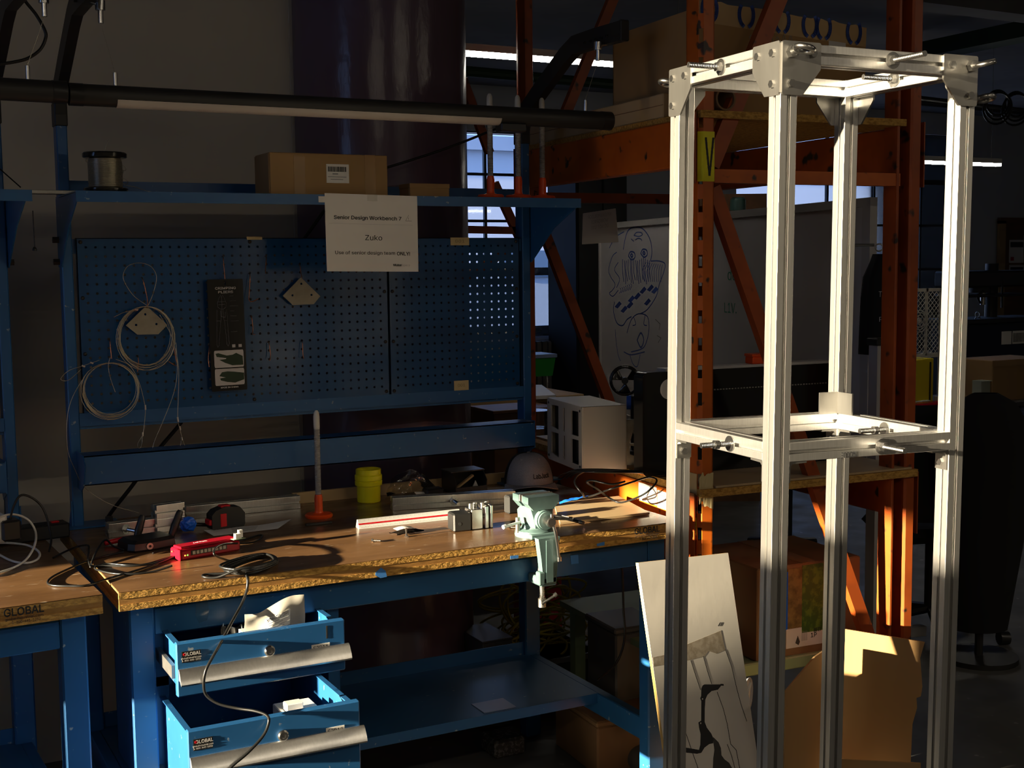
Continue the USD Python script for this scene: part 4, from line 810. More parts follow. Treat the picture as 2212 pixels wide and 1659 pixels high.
t.add('paper_slip', xf(bb(-.02, .028, -.018, .018, 0, .0005), frame(c+[.012, -.0, .012], np.array([.9, .2, -.1])/np.linalg.norm([.9, .2, -.1]), np.array([-.2, .8, .55])/np.linalg.norm([-.2, .8, .55]), (0, 0, 1))), 'paper'); t.done()
# wooden board with pen, blue bag
p0, p1, p2, p3 = B(1210, 1134), B(1403, 1112), B(1336, 1076), B(1196, 1092)
t = Thing('wooden_board', 'thin pale wooden board lying on the right end of the bench beside the vise', 'board')
t.add('board', plate3([p0+[0, 0, .001], p1+[0, 0, .001], p2+[0, 0, .001], p3+[0, 0, .001]], .006), 'board_wood'); t.done()
d0, d1 = B(1214, 1118, .88), B(1258, 1129, .874); dd = (d1-d0)/np.linalg.norm(d1-d0); t = Thing('metal_pen', 'slim black and silver pen lying on the wooden board next to the vise', 'pen')
t.add('barrel', cyl(d0-dd*.02, d1-dd*.01, .0045, 14), 'black_gloss', 30); t.add('cap', cyl(d1-dd*.01, d1+dd*.004, .0055, 14), 'steel', 30); t.add('clip', cyl(d0+[0, 0, .006], d1+[0, 0, .005]-dd*.02, .0014, 8), 'steel', 30); t.done()
c = B(1240, 1090, .876); t = Thing('blue_tape_scrap', 'crumpled scrap of bright blue tape on the wooden board, right of the vise', 'tape')
t.add('scrap', sheet(16, 8, lambda u, v: c + RC[0]*(.085*(u-.5)) + np.array([0, .0, 0])+np.array([RC[2][0], RC[2][1], 0])*(.028*v) + Zh*(.002+.020*u*(1-.4*v)+.008*meshkit.noise(np.array([u*5, v*4, 9.]))), .0006), 'blue_plastic', True); t.done()
# router with two antennas, red pliers behind
c = B(328, 1190); t = Thing('wifi_router', 'black wireless router with two upright antennas on the left end of the bench', 'router'); Mq = rotz(14); Mq[:3, 3] = c + [.0, .045, .0]; t.M = Mq
bd = trimesh.convex.convex_hull(np.array([(x*sx, y*sx, z) for z, sx in ((.0, .92), (.006, 1.0), (.022, .97), (.030, .80)) for x, y in ((-.066, -.022), (-.056, -.042), (.0, -.050), (.056, -.042), (.066, -.02), (.062, .045), (-.062, .045))]))
t.add('housing', bd, 'black_plastic', 25)
pr_ = frame((-.018, -.0492, .014), (.98, -.17, 0), (0, 0, 1), (-.17, -.98, 0)); t.add('port', xf(lathe([(.0035, .001), (.0085, .001), (.0085, -.003), (.0035, -.003), (.0035, .001)], (0, 0, 0), 20), pr_), 'steel_rough', 30, label='round power socket')
for x, y, lx_, lz in ((-.012, .040, .020, .060), (.060, -.008, .030, .068)):
    a_ = np.array([x, y, .018]); e_ = a_ + np.array([lx_, .0, lz]); m_ = (a_+e_)/2
    t.add('antenna', tube(spline([a_, a_*.7+e_*.3, m_, e_], 4), np.concatenate([np.linspace(.0085, .0105, 7), np.linspace(.0105, .0088, 5), [.006]]), 16), 'black_plastic', 40)
t.done()
c = B(242, 1178); t = Thing('hand_tool', 'red rubber grip of a hand tool lying behind the router', 'tool')
t.add('grip', tube(spline([c+[-.018, .0, .007], c+[.01, .004, .010], c+[.045, .012, .010], c+[.07, .02, .008]], 5), np.linspace(.006, .009, 16), 12), 'red_plastic', True); t.done()
# red measuring device with LEDs
a, b = B(392, 1212), B(525, 1188); d = (b-a)/np.linalg.norm(b-a); sd = np.cross(Zh, d); t = Thing('data_logger', 'red plastic data acquisition box with lit LEDs and terminals on the bench', 'device'); t.M = frame(a+sd*.0, d, sd, Zh); Ld = .165; Wd = .060
t.add('case', bb(0, Ld, 0, Wd, 0, .026, .004), 'red_case'); t.add('lid', bb(.004, Ld-.004, .010, Wd-.010, .026, .032, .002), 'red_case')
t.add('end_plate', bb(-.004, 0, .0, .026, 0, .027, .001), 'red_case')
t.add('terminal_block', bb(.026, .125, -.0012, .004, .010, .022), 'black_plastic')
for i in range(9): t.add('terminal', bb(.030+i*.0105, .0375+i*.0105, -.0024, -.0012, .012, .020), 'steel_rough')
t.add('led', lathe([(0, 0), (.0022, 0), (0, .0022)], (0, 0, 0), 10, frame((.010, -.0002, .012), (1, 0, 0), (0, 0, 1), (0, -1, 0))), 'led_orange', True, label='orange LED'); t.add('led', lathe([(0, 0), (.0022, 0), (0, .0022)], (0, 0, 0), 10, frame((.017, -.0002, .012), (1, 0, 0), (0, 0, 1), (0, -1, 0))), 'led_green', True, label='green LED')
t.add('led', lathe([(0, 0), (.002, 0), (0, .002)], (0, 0, 0), 10, frame((-.0042, .040, .018), (0, 1, 0), (0, 0, 1), (-1, 0, 0))), 'led_green', True)
cb_ = t.add('circuit_board', bb(Ld-.022, Ld+.012, -.006, .022, .030, .0315), 'green_paint', label='small green circuit board'); t.add('connector', [bb(Ld-.014, Ld+.002, -.002, .010, .0315, .044), bb(Ld+.002, Ld+.012, .008, .018, .0315, .050)], 'white_plastic', under=cb_)
t.add('printed_marks', txt('LABJACK', .006, (.07, .030, .032), (1, 0, 0), (0, 1, 0)), 'paper_shade'); t.done()
# paper, tape measure, blue rag, odd bits
p0, p1, p2, p3 = B(462, 1159), B(600, 1143), B(630, 1129), B(440, 1146)
t = Thing('paper_sheet', 'sheet of white printed paper with a curled corner under the tape measure', 'paper'); o_ = B(440, 1147); ex_ = B(585, 1125)-o_; ey_ = B(470, 1160)-o_
g = lambda u, v: p3 + (p2-p3)*u*(1-v) + (p1-p3)*u*v + (p0-p3)*v*(1-u) + Zh*(.001+.012*max(0, u-.6)**1.5*(1-v)*3)
t.add('sheet', sheet(20, 6, g, .0004), 'paper', True); t.add('printing', [TM(np.array([g(.3, k)+Zh*.0006, g(.62, k)+Zh*.0006, g(.62, k+.05)+Zh*.0006, g(.3, k+.05)+Zh*.0006]), [[0, 1, 2], [0, 2, 3]]) for k in np.arange(.15, .8, .14)], 'ink_grey', kind='stuff'); t.done()
c = B(492, 1143); t = Thing('tape_measure', 'black and red tape measure standing on the white paper', 'tape measure'); Mt = rotz(8); Mt[:3, 3] = c+[0, .02, .002]; t.M = Mt
prof = Polygon([(-.046, 0), (.046, 0), (.050, .008), (.050, .038), (.036, .056), (-.006, .060), (-.034, .052), (-.046, .040)]).buffer(-.004).buffer(.004, 4)
t.add('case', prism(list(prof.exterior.coords)[:-1], (0, .022, 0), (1, 0, 0), (0, 0, 1), .040), 'black_plastic', 25); t.add('side_badge', bb(-.022, -.004, -.0195, -.017, .006, .042, .001), 'red_plastic', label='red stripe on the side')
t.add('top_button', bb(-.016, .012, -.010, .014, .057, .0635, .002), 'red_plastic'); t.add('mouth', bb(-.053, -.044, -.014, .018, .012, .028, .002), 'red_plastic'); t.done()
c = B(408, 1148); t = Thing('blue_rag', 'crumpled bright blue tape wad between the router antenna and the tape measure', 'tape')
ic = trimesh.creation.icosphere(3, 1.0); v = ic.vertices*(1+.45*(meshkit.noise(ic.vertices*2.3+4)[:, None]-.5)); v = v*[.022, .016, .019]; v[:, 2] -= v[:, 2].min(); v += c; t.add('wad', TM(v, ic.faces), 'blue_plastic', False)
t.add('stick', cyl(c+[.02, .004, .016], c+[.055, .012, .010], .005, 12), 'black_plastic', 30); t.done()
# the cables on the bench
rC = .0026
def bpath(P, z=.867): return spline([onZ(u, v, z if len(r) == 0 else r[0]) for u, v, *r in P], 8)
solo('black_cable', 'thin black cable making a wide loop from the router onto the left bench', 'cable', tube(bpath([(392, 1196, .870), (345, 1215), (295, 1232), (240, 1248), (190, 1264), (150, 1266), (112, 1264), (103, 1257), (115, 1245), (150, 1228), (190, 1212), (232, 1200), (268, 1192, .872)]), rC, 8), 'rubber', True)
solo('black_cable', 'thin black cable from the router arching over the gap between the benches', 'cable', tube(bpath([(268, 1188, .872), (245, 1180, .874), (228, 1166, .895), (212, 1185, .885), (202, 1205, .876), (200, 1222, .868), (230, 1222), (290, 1222), (350, 1212), (402, 1194), (400, 1184), (380, 1183), (330, 1195, .868)]), rC, 8), 'rubber', True)
solo('black_cable', 'black cable running along the router to the red data logger', 'cable', tube(bpath([(372, 1222, .876), (330, 1235), (280, 1240), (240, 1238), (205, 1228), (230, 1218), (300, 1221), (360, 1206), (420, 1188), (470, 1180), (520, 1168), (560, 1156), (566, 1160), (545, 1172), (480, 1176, .90), (462, 1196, .905), (490, 1210), (520, 1212)]), rC, 8), 'rubber', True)
solo('black_cable', 'thin black cable arching from the power strip across the gap to the router', 'cable', tube(bpath([(115, 1205), (140, 1192), (170, 1180, .872), (190, 1178, .885), (192, 1190, .875), (190, 1207), (196, 1225, .868)]), rC, 8), 'rubber', True)
co = []
for i in range(7):
    o = rng.normal(size=2)*4; co += [(490+o[0]-6*i*.3, 1236+o[1]*.4-i*2.2, .868+.003*i), (530+o[0], 1216-i*2.0+o[1]*.3, .869+.003*i), (578+o[0], 1204-i*1.2, .869+.003*i), (594+o[0]*.6, 1216-i*.8, .868+.003*i), (560+o[0], 1232-i*1.4, .869+.003*i), (520+o[0], 1240-i*1.8, .869+.003*i)]
solo('cable_coil', 'bundled coil of glossy black cable beside the red data logger', 'cable', tube(bpath(co+[(470, 1247, .868), (440, 1246, .868), (445, 1241, .868), (500, 1238, .869)]), .0030, 8), 'rubber', True)
hang = spline([onY(u, v, y) for u, v, y in [(520, 1236, -.76), (530, 1240, -.783), (535, 1252, -.799), (533, 1275, -.805), (522, 1305, -.82), (500, 1345, -.86), (475, 1392, -.905), (456, 1425, -.924), (444, 1450, -.931), (440, 1478, -.928), (446, 1502, -.925), (472, 1520, -.935), (512, 1530, -.955), (552, 1536, -.985), (577, 1546, -1.005), (580, 1562, -1.010), (568, 1590, -1.018), (536, 1625, -1.030), (500, 1656, -1.034), (470, 1690, -1.034)]], 8)
solo('black_cable', 'black cable hanging from the coil down in front of the open drawers', 'cable', tube(hang, .0034, 10), 'rubber', True)
# on the left bench: power strip, plugs, white cable
zL = zT
p, q = B(-60, 1188), B(152, 1160); d = (q-p)/np.linalg.norm(q-p); sd = np.cross(Zh, d); t = Thing('power_strip', 'long black power strip on the left workbench, at the picture edge', 'power strip'); t.M = frame(p, d, sd, Zh); Lp = np.linalg.norm(q-p)
t.add('body', bb(0, Lp, 0, .055, 0, .040, .004), 'black_plastic')
for i in range(4): t.add('socket', bb(Lp-.30+i*.07, Lp-.26+i*.07, .012, .043, .0402, .0412), 'black_matte')
t.add('switch', bb(Lp-.042, Lp-.022, .018, .034, .040, .044, .001), 'red_plastic'); t.done()
c = B(24, 1166, .905); t = Thing('power_adapter', 'black power adapter plugged into the power strip at the left edge', 'plug'); t.add('body', xf(bb(-.024, .022, -.02, .03, 0, .052, .005), frame(c, d, sd, Zh)), 'black_plastic'); t.add('cord', tube(spline([c+Zh*.05, c+Zh*.085+d*.01, c+Zh*.110+d*.03, c+Zh*.095+d*.062, c+Zh*.06+d*.085, c+Zh*.0+d*.09-sd*.03, c-Zh*.030+d*.075-sd*.06], 6), .0028, 8), 'rubber', True); t.done()
c = B(-8, 1170, .90); solo('white_charger', 'white charger block at the very left edge of the picture', 'plug', xf(bb(-.022, .022, -.03, .02, 0, .07, .005), frame(c, d, sd, Zh)), 'white_plastic')
solo('white_cable', 'white cable curling on the left workbench at the picture edge', 'cable', tube(spline([onZ(u, v, z) for u, v, z in [(-30, 1135, .97), (5, 1115, .97), (35, 1112, .96), (62, 1124, .94), (77, 1150, .91), (74, 1180, .89), (55, 1210, .875), (25, 1228, .868), (-5, 1238, .868), (-30, 1246, .868)]], 8), .0030, 8), 'white_plastic', True)
solo('white_cable', 'second white cable loop lying flat on the left workbench', 'cable', tube(spline([onZ(u, v, z) for u, v, z in [(-30, 1172, .89), (20, 1173, .885), (60, 1178, .88), (84, 1192, .875), (82, 1207, .869), (60, 1216, .868), (30, 1213, .868), (2, 1200, .87), (-30, 1180, .88)]], 8), .0030, 8), 'white_plastic', True)
# blue tape scraps on the bench edge and apron, hanging clear tape
def scrap(pts, lab, y): 
    P = [onY(u, v, y) for u, v in pts]; solo('tape_scrap', lab, 'tape', plate3(P, .0006), 'blue_tape', group='blue tape scraps')
scrap([(812, 1236), (823, 1226), (833, 1233), (836, 1246), (822, 1249), (811, 1243)], 'torn blue tape scrap on the bench edge right of the open drawers', -.7875)
scrap([(1103, 1201), (1120, 1199), (1120, 1206), (1103, 1208)], 'small blue tape scrap on the bench edge left of the vise', -.7875)
scrap([(1289, 1175), (1306, 1170), (1306, 1178), (1290, 1180)], 'small blue tape scrap on the bench edge right of the vise', -.7875)
scrap([(1232, 1200), (1249, 1197), (1250, 1217), (1234, 1219)], 'square pale blue tape scrap on the apron right of the vise', -.7435)
scrap([(530, 1272), (552, 1269), (552, 1279), (531, 1282)], 'blue tape scrap under the bench edge above the top drawer', -.7435)
P = [onY(u, v, -.792) for u, v in [(424, 1300), (448, 1296), (452, 1318), (447, 1340), (430, 1346), (422, 1330)]]; solo('clear_tape', 'piece of clear tape hanging from the bench edge above the drawers', 'tape', plate3(P, .0006), 'clear_plastic')
P = [onY(u, v, -.7885) for u, v in [(420, 1262), (428, 1258), (436, 1300), (424, 1304)]]
# things in the drawers
c = np.array([.265, -.865, .70]); t = Thing('parts_bag', 'grey plastic bag with a white printed label sticking up out of the top drawer', 'bag')
bl, br_, tr_, tl_ = onY(527, 1366, -.855), onY(662, 1347, -.850), onY(655, 1283, -.83), onY(528, 1327, -.83)
bl2, br2_ = bl-[0, -.02, .05], br_-[0, -.02, .05]
g = lambda u, v: (bl2*(1-u)+br2_*u)*(1-v) + (tl_*(1-u)+tr_*u)*v + np.array([0, -.012*math.sin(PI*u)*math.sin(PI*v)-.012*meshkit.noise(np.array([u*5, v*5, 11.])), -.006*math.sin(PI*u*2)*v])
t.add('bag', sheet(24, 16, g, .0006), 'bag_plastic', True)
lab = lambda u, v, e=.0: g(.32+.42*u, .42+.36*v-.0*u) + np.array([0, -.0022-e, 0])
t.add('label', sheet(8, 6, lambda u, v: lab(u, v), .0004), 'paper', True)
ex_ = lab(1, .8)-lab(0, .8); wl = np.linalg.norm(ex_); ex_ /= wl; ey_ = lab(0, 1)-lab(0, 0); ey_ -= ex_*np.dot(ex_, ey_); ey_ /= np.linalg.norm(ey_)
t.add('label_lettering', txt('McMASTER-CARR', .0075, lab(.5, .80, .004), ex_, ey_, 'c', .0004, True, w=wl*.86), 'ink')
t.add('label_lines', [flat((0, -.005*i), (wl*(.55 if i % 2 else .8), -.005*i), .0012, lab(.08, .70, .004), ex_, ey_) for i in range(6)], 'ink_grey', kind='stuff'); t.done()
c = onZ(470, 1365, .735); c = np.array([.115, -.80, .652]); t = Thing('white_fitting', 'small white and clear plastic fittings lying in the left of the top drawer', 'fitting'); t.add('fitting', [cyl(c+[0, 0, .004], c+[0, 0, .075], .016, 16), mv(bb(-.012, .012, -.02, .0, .04, .085, .004), c)], 'white_plastic', 30); t.add('film', sheet(10, 6, lambda u, v: c+np.array([.02+.05*u, .01*math.sin(6*u)+.02*v, .03+.06*v+.02*meshkit.noise(np.array([u*6, v*5, 2.]))]), .0005), 'clear_plastic', True); t.done()
c = np.array([.170, -.835, .652]); solo('white_carton', 'small white carton beside the grey bag in the top drawer', 'box', mv(bb(0, .05, 0, .03, 0, .095, .001), c), 'paper')
c = np.array([.27, -.87, .375]); t = Thing('white_box', 'white boxes lying in the right of the lower open drawer', 'box'); t.add('carton', mv(bb(-.02, .07, -.03, .08, 0, .175, .002), c), 'paper'); t.add('lid', mv(bb(-.01, .03, .0, .03, .175, .195, .002), c), 'white_plastic'); t.done()
# ================================================================== on the upper shelf
sz = 1.777
t = Thing('wire_spool', 'black spool of steel wire standing on the left end of the upper shelf', 'spool'); c = onY(229, 410, -.19); c[2] = sz; t.M = np.eye(4); t.M[:3, 3] = c
t.add('flange', lathe([(0, 0), (.054, 0), (.056, .003), (.056, .011), (.053, .013), (.0, .013)], (0, 0, 0), 48), 'black_gloss', 35); t.add('flange', lathe([(0, .090), (.053, .090), (.056, .092), (.056, .101), (.053, .104), (.0, .104)], (0, 0, 0), 48), 'black_gloss', 35)
P = []; nz_ = 34; layers = 1
for i in range(nz_*24):
    a = i*2*PI/24; zz = .015+.073*i/(nz_*24); r = .0415+.0018*meshkit.noise(np.array([zz*90, .5, .5]))-.004*max(0, (zz-.075)/.02); P.append((r*math.cos(a), r*math.sin(a), zz))
t.add('winding', [tube(P, .00125, 5), lathe([(0, .013), (.0415, .013), (.0412, .075), (.037, .090), (0, .090)], (0, 0, 0), 32)], 'wire', True)
for k, (a0, r) in enumerate([(.2, .010), (-.4, .013), (.5, .008), (2.9, .009)]):
    q = np.array([.046*math.cos(a0-.5), .046*math.sin(a0-.5), .03+.018*k]); t.add('loose_loop', torus(q, (math.sin(a0), .4, .5), r, .0008, 18, 5), 'wire', True)
t.add('loose_end', tube(spline([(.002, 0, .10), (.003, 0, .118), (.012, 0, .138)], 4), .0009, 6), 'wire', True)
t.add('loose_end', tube(spline([(.045, -.01, .02), (.07, -.02, .016), (.095, -.03, .006), (.11, -.03, .004)], 4), .0009, 6), 'wire', True); t.done()
yb = -.245; a, b = onY(584, 414, yb), onY(838, 418, yb); x0, x1 = a[0], b[0]; hb = onY(580, 328, yb)[2]-sz
t = Thing('cardboard_box', 'tan cardboard box with a white barcode label on the upper shelf', 'box', 'boxes on the upper shelf')
t.add('body', bb(x0, x1, yb, yb+.135, sz, sz+hb, .002), 'cardboard'); t.add('end_flap', bb(x0-.002, x0-.0003, yb+.004, yb+.133, sz+.004, sz+hb-.004), 'cardboard')
pxm = (x1-x0)/254.0
for u in (646, 799): t.add('packing_tape', bb(x0+(u-584)*pxm-.016, x0+(u-584)*pxm+.016, yb-.0006, yb, sz+.003, sz+hb-.008 if u < 700 else sz+hb), 'tape_clear')
lx0 = x0+(703-584)*pxm; lx1 = x0+(752-584)*pxm; z1 = onY(703, 354, yb)[2]; z0_ = onY(752, 396, yb)[2]
lb_ = t.add('barcode_label', bb(lx0, lx1, yb-.0011, yb-.0005, z0_, z1), 'paper')
bars = []; xx = lx0+.005
while xx < lx1-.008:
    w = rng.choice([.0007, .0012, .0019]); bars.append(bb(xx, xx+w, yb-.0016, yb-.0011, z1-.021, z1-.007)); xx += w+rng.choice([.0007, .0011])
t.add('barcode', bars, 'ink', under=lb_, kind='stuff'); t.add('label_lines', [bb(lx0+.018, lx0+.034, yb-.0016, yb-.0011, z1-.0285, z1-.0255), bb(lx0+.004, lx1-.008, yb-.0016, yb-.0011, z1-.036, z1-.0345), bb(lx0+.012, lx1-.018, yb-.0016, yb-.0011, z1-.043, z1-.0415)], 'ink_grey', under=lb_, kind='stuff'); t.done()
a, b = onY(886, 418, yb+.01), onY(971, 420, yb+.01); t = Thing('small_box', 'small plain tan cardboard box right of the labelled one on the upper shelf', 'box', 'boxes on the upper shelf')
Ms = rotz(0); t.add('body', bb(a[0], b[0], yb+.01, yb+.09, sz, sz+.038, .002), 'cardboard'); t.add('lid', [bb(a[0]-.001, b[0]+.001, yb+.0094, yb+.0914, sz+.026, sz+.0392, .001)], 'cardboard'); t.done()
solo('steel_bar', 'flat grey steel bar bridging the two upper shelves at the left', 'bar', bb(onY(58, 405, -.1)[0], onY(500, 410, -.1)[0], -.115, -.075, sz, sz+.010, .001), 'steel_rough')
# the printed notice
py = -.2885; c0 = onY(701, 417, py); w, h_ = .277, .2145
def notice_pt(x, z, e=0.0):   # x from 0 to w, z from 0 (top) down
    k = (z/h_)**2; return np.array([c0[0]+x*(1-.022*k)-0*k, py-e-.004*k-.010*k*(x/w)**3, c0[2]-z-.0045*x/w])
t = Thing('paper_notice', 'white notice Senior Design Workbench 7 taped to the front of the upper shelf', 'sign')
t.add('paper', sheet(16, 12, lambda u, v: notice_pt(w*u, h_*v), .0003), 'paper', True)
def on_notice(s, hh, x, z, bold=False, wd=None, al='c'):
    q = txt(s, hh, (0, 0, 0), (1, 0, 0), (0, 1, 0), al, .0004, bold, wd); v = np.array([notice_pt(x+a, z-b, .0006+c) for a, b, c in q.vertices]); return TM(v, q.faces)
t.add('lettering', on_notice('Senior Design Workbench 7', .0098, .126, .070, True, .202), 'ink', label='bold heading'); t.add('lettering', on_notice('Zuko', .0142, .142, .127, False, .051), 'ink')
t.add('lettering', [on_notice('Use of senior design team', .0095, .116, .167, False, .180), on_notice('ONLY!', .0095, .232, .1685, True, .040)], 'ink')
t.add('lettering', on_notice('Maker', .0062, .214, .199, True, .026), 'ink', label='bold maker lettering'); t.add('lettering', on_notice('space', .0062, .240, .1992, False, .023), 'paper_shade', label='pale lettering')
tri_ = [(.2395, .0705), (.2495, .054), (.2585, .0705)]; t.add('warning_sign', [TM(np.array([notice_pt(*(np.array(p)+o), .0008) for p in (tri_[i], tri_[(i+1) % 3]) for o in (np.array([0, 0]), np.array([.0006, .0010]))]), [[0, 1, 3], [0, 3, 2]]) for i in range(3)] + [on_notice('!', .0075, .2492, .069)], 'ink_grey', label='triangular warning sign')
t.add('rule', TM(np.array([notice_pt(.01, .082, .0007), notice_pt(.262, .082, .0007), notice_pt(.262, .0830, .0007), notice_pt(.01, .0830, .0007)]), [[0, 1, 2], [0, 2, 3]]), 'paper_shade')
t.add('tape', sheet(4, 4, lambda u, v: notice_pt(.125+.03*u, -.004+.022*v, .0009), 0), 'clear_plastic'); t.done()
for u0, u1, v0, v1, y, lab in ((533, 566, 511, 518, -.0012, 'blank tan label slip on the top edge of the left pegboard'), (973, 1013, 513, 530, -.0012, 'tan label slip with faint print on the top edge of the right pegboard'), (981, 1012, 821, 844, -.0012, 'tan label with faint marks on the lower right of the pegboard'), (688, 702, 424, 437, -.2885, 'small white label on the shelf lip beside the notice'), (183, 190, 1001, 1024, -.0022, None)):
    if not lab: continue
    a, b = onY(u0, v1, y), onY(u1, v0, y); t = Thing('label_slip', lab, 'label', 'label slips'); t.add('slip', bb(a[0], b[0], y-.0007, y, min(a[2], b[2]), max(a[2], b[2])), 'label_tan' if u0 != 688 else 'paper')
    if u0 > 900: t.add('faint_print', txt('BIN 3' if False else '001', .0095, ((a[0]+b[0])/2, y-.0007, (a[2]+b[2])/2-.004), (1, 0, 0), (0, 0, 1), w=(b[0]-a[0])*.5), 'label_print')
    t.done()
# ================================================================== hung on the pegboard
PY = -.004
def hook(pts, lab, y0=-.002):
    P = [onY(u, v, y0-.010-.006*i) for i, (u, v) in enumerate(pts)]; P = [P[0]+[0, .014, .003]] + P
    solo('wire_hook', lab, 'hook', tube(spline(P, 5), .0013, 7), 'copper', True, 'copper wire hooks on the pegboard')
hook([(482, 557), (484, 580), (486, 603)], 'copper wire hook from which the crimping pliers card hangs')
hook([(575, 556), (574, 575), (573, 591)], 'short copper wire hook right of the pliers card, near the pegboard top')
hook([(540, 594), (539, 625), (538, 648), (546, 651), (558, 645)], 'long copper wire hook just right of the top of the pliers card')
hook([(543, 684), (546, 705), (546, 721), (551, 722)], 'copper wire hook halfway down beside the pliers card')
hook([(581, 742), (584, 765), (583, 779)], 'copper wire hook low on the pegboard, left of the shiny stripe')
hook([(653, 740), (654, 762), (656, 775)], 'copper wire hook low on the pegboard, below the right steel plate')
hook([(648, 574), (650, 590), (652, 600)], 'copper wire hook that holds the right steel plate')
hook([(308, 602), (314, 625), (318, 645), (319, 664)], 'copper wire hook that holds the left steel plate and the upper wire coil')
hook([(237, 736), (239, 755), (241, 775)], 'copper wire hook that holds the lower wire coil')
hook([(298, 771), (299, 785), (297, 803)], 'copper wire hook inside the upper wire coil, at its lower left')
hook([(376, 752), (380, 775), (382, 790), (364, 781)], 'copper wire hook at the lower right of the upper wire coil')
hook([(452, 749), (450, 775), (452, 793)], 'copper wire hook at the left edge of the pliers card')
def steel_plate(pts, holes, lab, y):
    P = [onY(u, v, y) for u, v in pts]; pl = Polygon([(p[0], p[2]) for p in P])
    for u, v in holes: q = onY(u, v, y); pl = pl.difference(Point(q[0], q[2]).buffer(.0032))
    t = Thing('steel_plate', lab, 'plate', 'five-cornered steel plates'); t.add('plate', xf(extrude(pl, .004), frame((0, y+.004, 0), (1, 0, 0), (0, 0, 1), (0, -1, 0))), 'dull_steel')
    t.done()
steel_plate([(316, 660), (362, 702), (342, 722), (297, 723), (272, 703)], [(314, 679), (294, 702), (338, 700)], 'dull steel corner plate with three holes behind the upper wire coil', -.022)
steel_plate([(650, 599), (692, 640), (678, 657), (633, 659), (611, 639)], [(651, 613), (632, 638), (673, 637)], 'dull steel corner plate with three holes hung right of the pliers card', -.022)
# crimping pliers card
cy = -.020; A_, B_, C_, D_ = [onY(u, v, cy) for u, v in ((446, 604), (523, 602), (534, 843), (457, 846))]
Wc, Hc = np.linalg.norm(B_-A_), np.linalg.norm(D_-A_)
ex = (B_-A_)/Wc; ey = np.cross(np.cross(ex, (A_-D_)), ex); ey /= np.linalg.norm(ey)
cp = lambda x, z, e=.0: A_ + ex*(x*Wc) + (D_-A_)*z + np.array([0, -e, 0])
t = Thing('pliers_card', 'black package card lettered CRIMPING PLIERS hanging on the pegboard', 'package')
def rrect(x0, x1, z0, z1, r=.06):
    P = Polygon([(x0, z0), (x1, z0), (x1, z1), (x0, z1)]).buffer(-r*.5).buffer(r*.5, 4); return P
def card_poly(P, e, th=.0004):
    q = extrude(P, th); v = np.array([cp(x, z, e+zz) for x, z, zz in q.vertices]); return TM(v, q.faces[:, ::-1])
t.add('card', card_poly(Polygon([(0, 0), (1, 0), (1, 1), (0, 1)]).buffer(-.02).buffer(.02, 4).difference(Point(.5, .035).buffer(.02)), 0, .006), 'black_gloss')
tx = lambda s, hh, x, z, wd, b=True: txt(s, hh, cp(x, z, .0066), ex, ey, 'c', .0003, b, wd)
t.add('lettering', tx('CRIMPING', .0065, .50, .090, Wc*.58), 'paper_shade'); t.add('lettering', tx('PLIERS', .0065, .50, .124, Wc*.42), 'paper_shade'); t.add('lettering', tx('MADE IN CHINA', .0042, .50, .975, Wc*.50), 'paper_shade')
def lines(L, wd): 
    o = []
    for P in L:
        for a, b in zip(P[:-1], P[1:]):
            p, q = cp(*a, .0066), cp(*b, .0066); o.append(tube([p, q], wd, 4))
    return o
hd_ = [[(.36, .14), (.30, .17), (.26, .21), (.27, .25), (.34, .265), (.42, .265), (.49, .25), (.50, .21), (.46, .17), (.40, .14)], [(.38, .15), (.38, .265)], [(.27, .20), (.49, .20)], [(.29, .225), (.47, .225)], [(.24, .27), (.23, .33), (.21, .42), (.20, .52), (.19, .58), (.215, .605), (.25, .59), (.28, .50), (.32, .40), (.35, .33), (.36, .27)], [(.40, .27), (.41, .33), (.44, .40), (.46, .50), (.475, .58), (.51, .60), (.54, .575), (.53, .50), (.52, .42), (.52, .33), (.50, .27)], [(.21, .37), (.32, .37)], [(.42, .37), (.52, .37)], [(.34, .28), (.34, .33), (.46, .34), (.47, .29)]]
t.add('pliers_drawing', lines(hd_, .00035), 'ink_grey', label='outline drawing of the pliers')
t.add('small_print', lines([[(.60, .15+.045*i), (.60+.12+.06*(i % 3), .15+.045*i)] for i in range(6)] + [[(.60, .47), (.78, .47)]], .0003), 'ink_grey', kind='stuff')
for i, (z0, z1) in enumerate(((.635, .79), (.80, .95))):
    ph = t.add('photo_panel', card_poly(rrect(.10, .93, z0, z1, .05), .0064), 'paper_shade', label='printed picture of the plier jaws')
    zc = (z0+z1)/2; s_ = 1 if i == 0 else .9
    t.add('printed_pliers', card_poly(Polygon([(.14, zc-.05), (.22, zc-.055), (.45, zc-.03), (.62, zc-.035), (.72, zc-.05), (.90, zc-.02), (.91, zc+.06), (.60, zc+.06), (.40, zc+.035), (.24, zc+.005), (.42, zc+.002), (.44, zc-.008), (.17, zc-.022)] if i == 0 else [(.30, zc-.045), (.45, zc-.05), (.62, zc-.045), (.92, zc-.03), (.92, zc+.03), (.66, zc+.055), (.44, zc+.045), (.26, zc+.028), (.24, zc+.01), (.40, zc+.004), (.22, zc-.012)]), .0068), 'green_dark', under=ph)
t.add('printed_tips', [card_poly(Polygon([(x, .585), (x+.09, .585), (x+.09, .612), (x, .612)]), .0064) for x in (.62, .80)], 'paper_shade'); t.done()
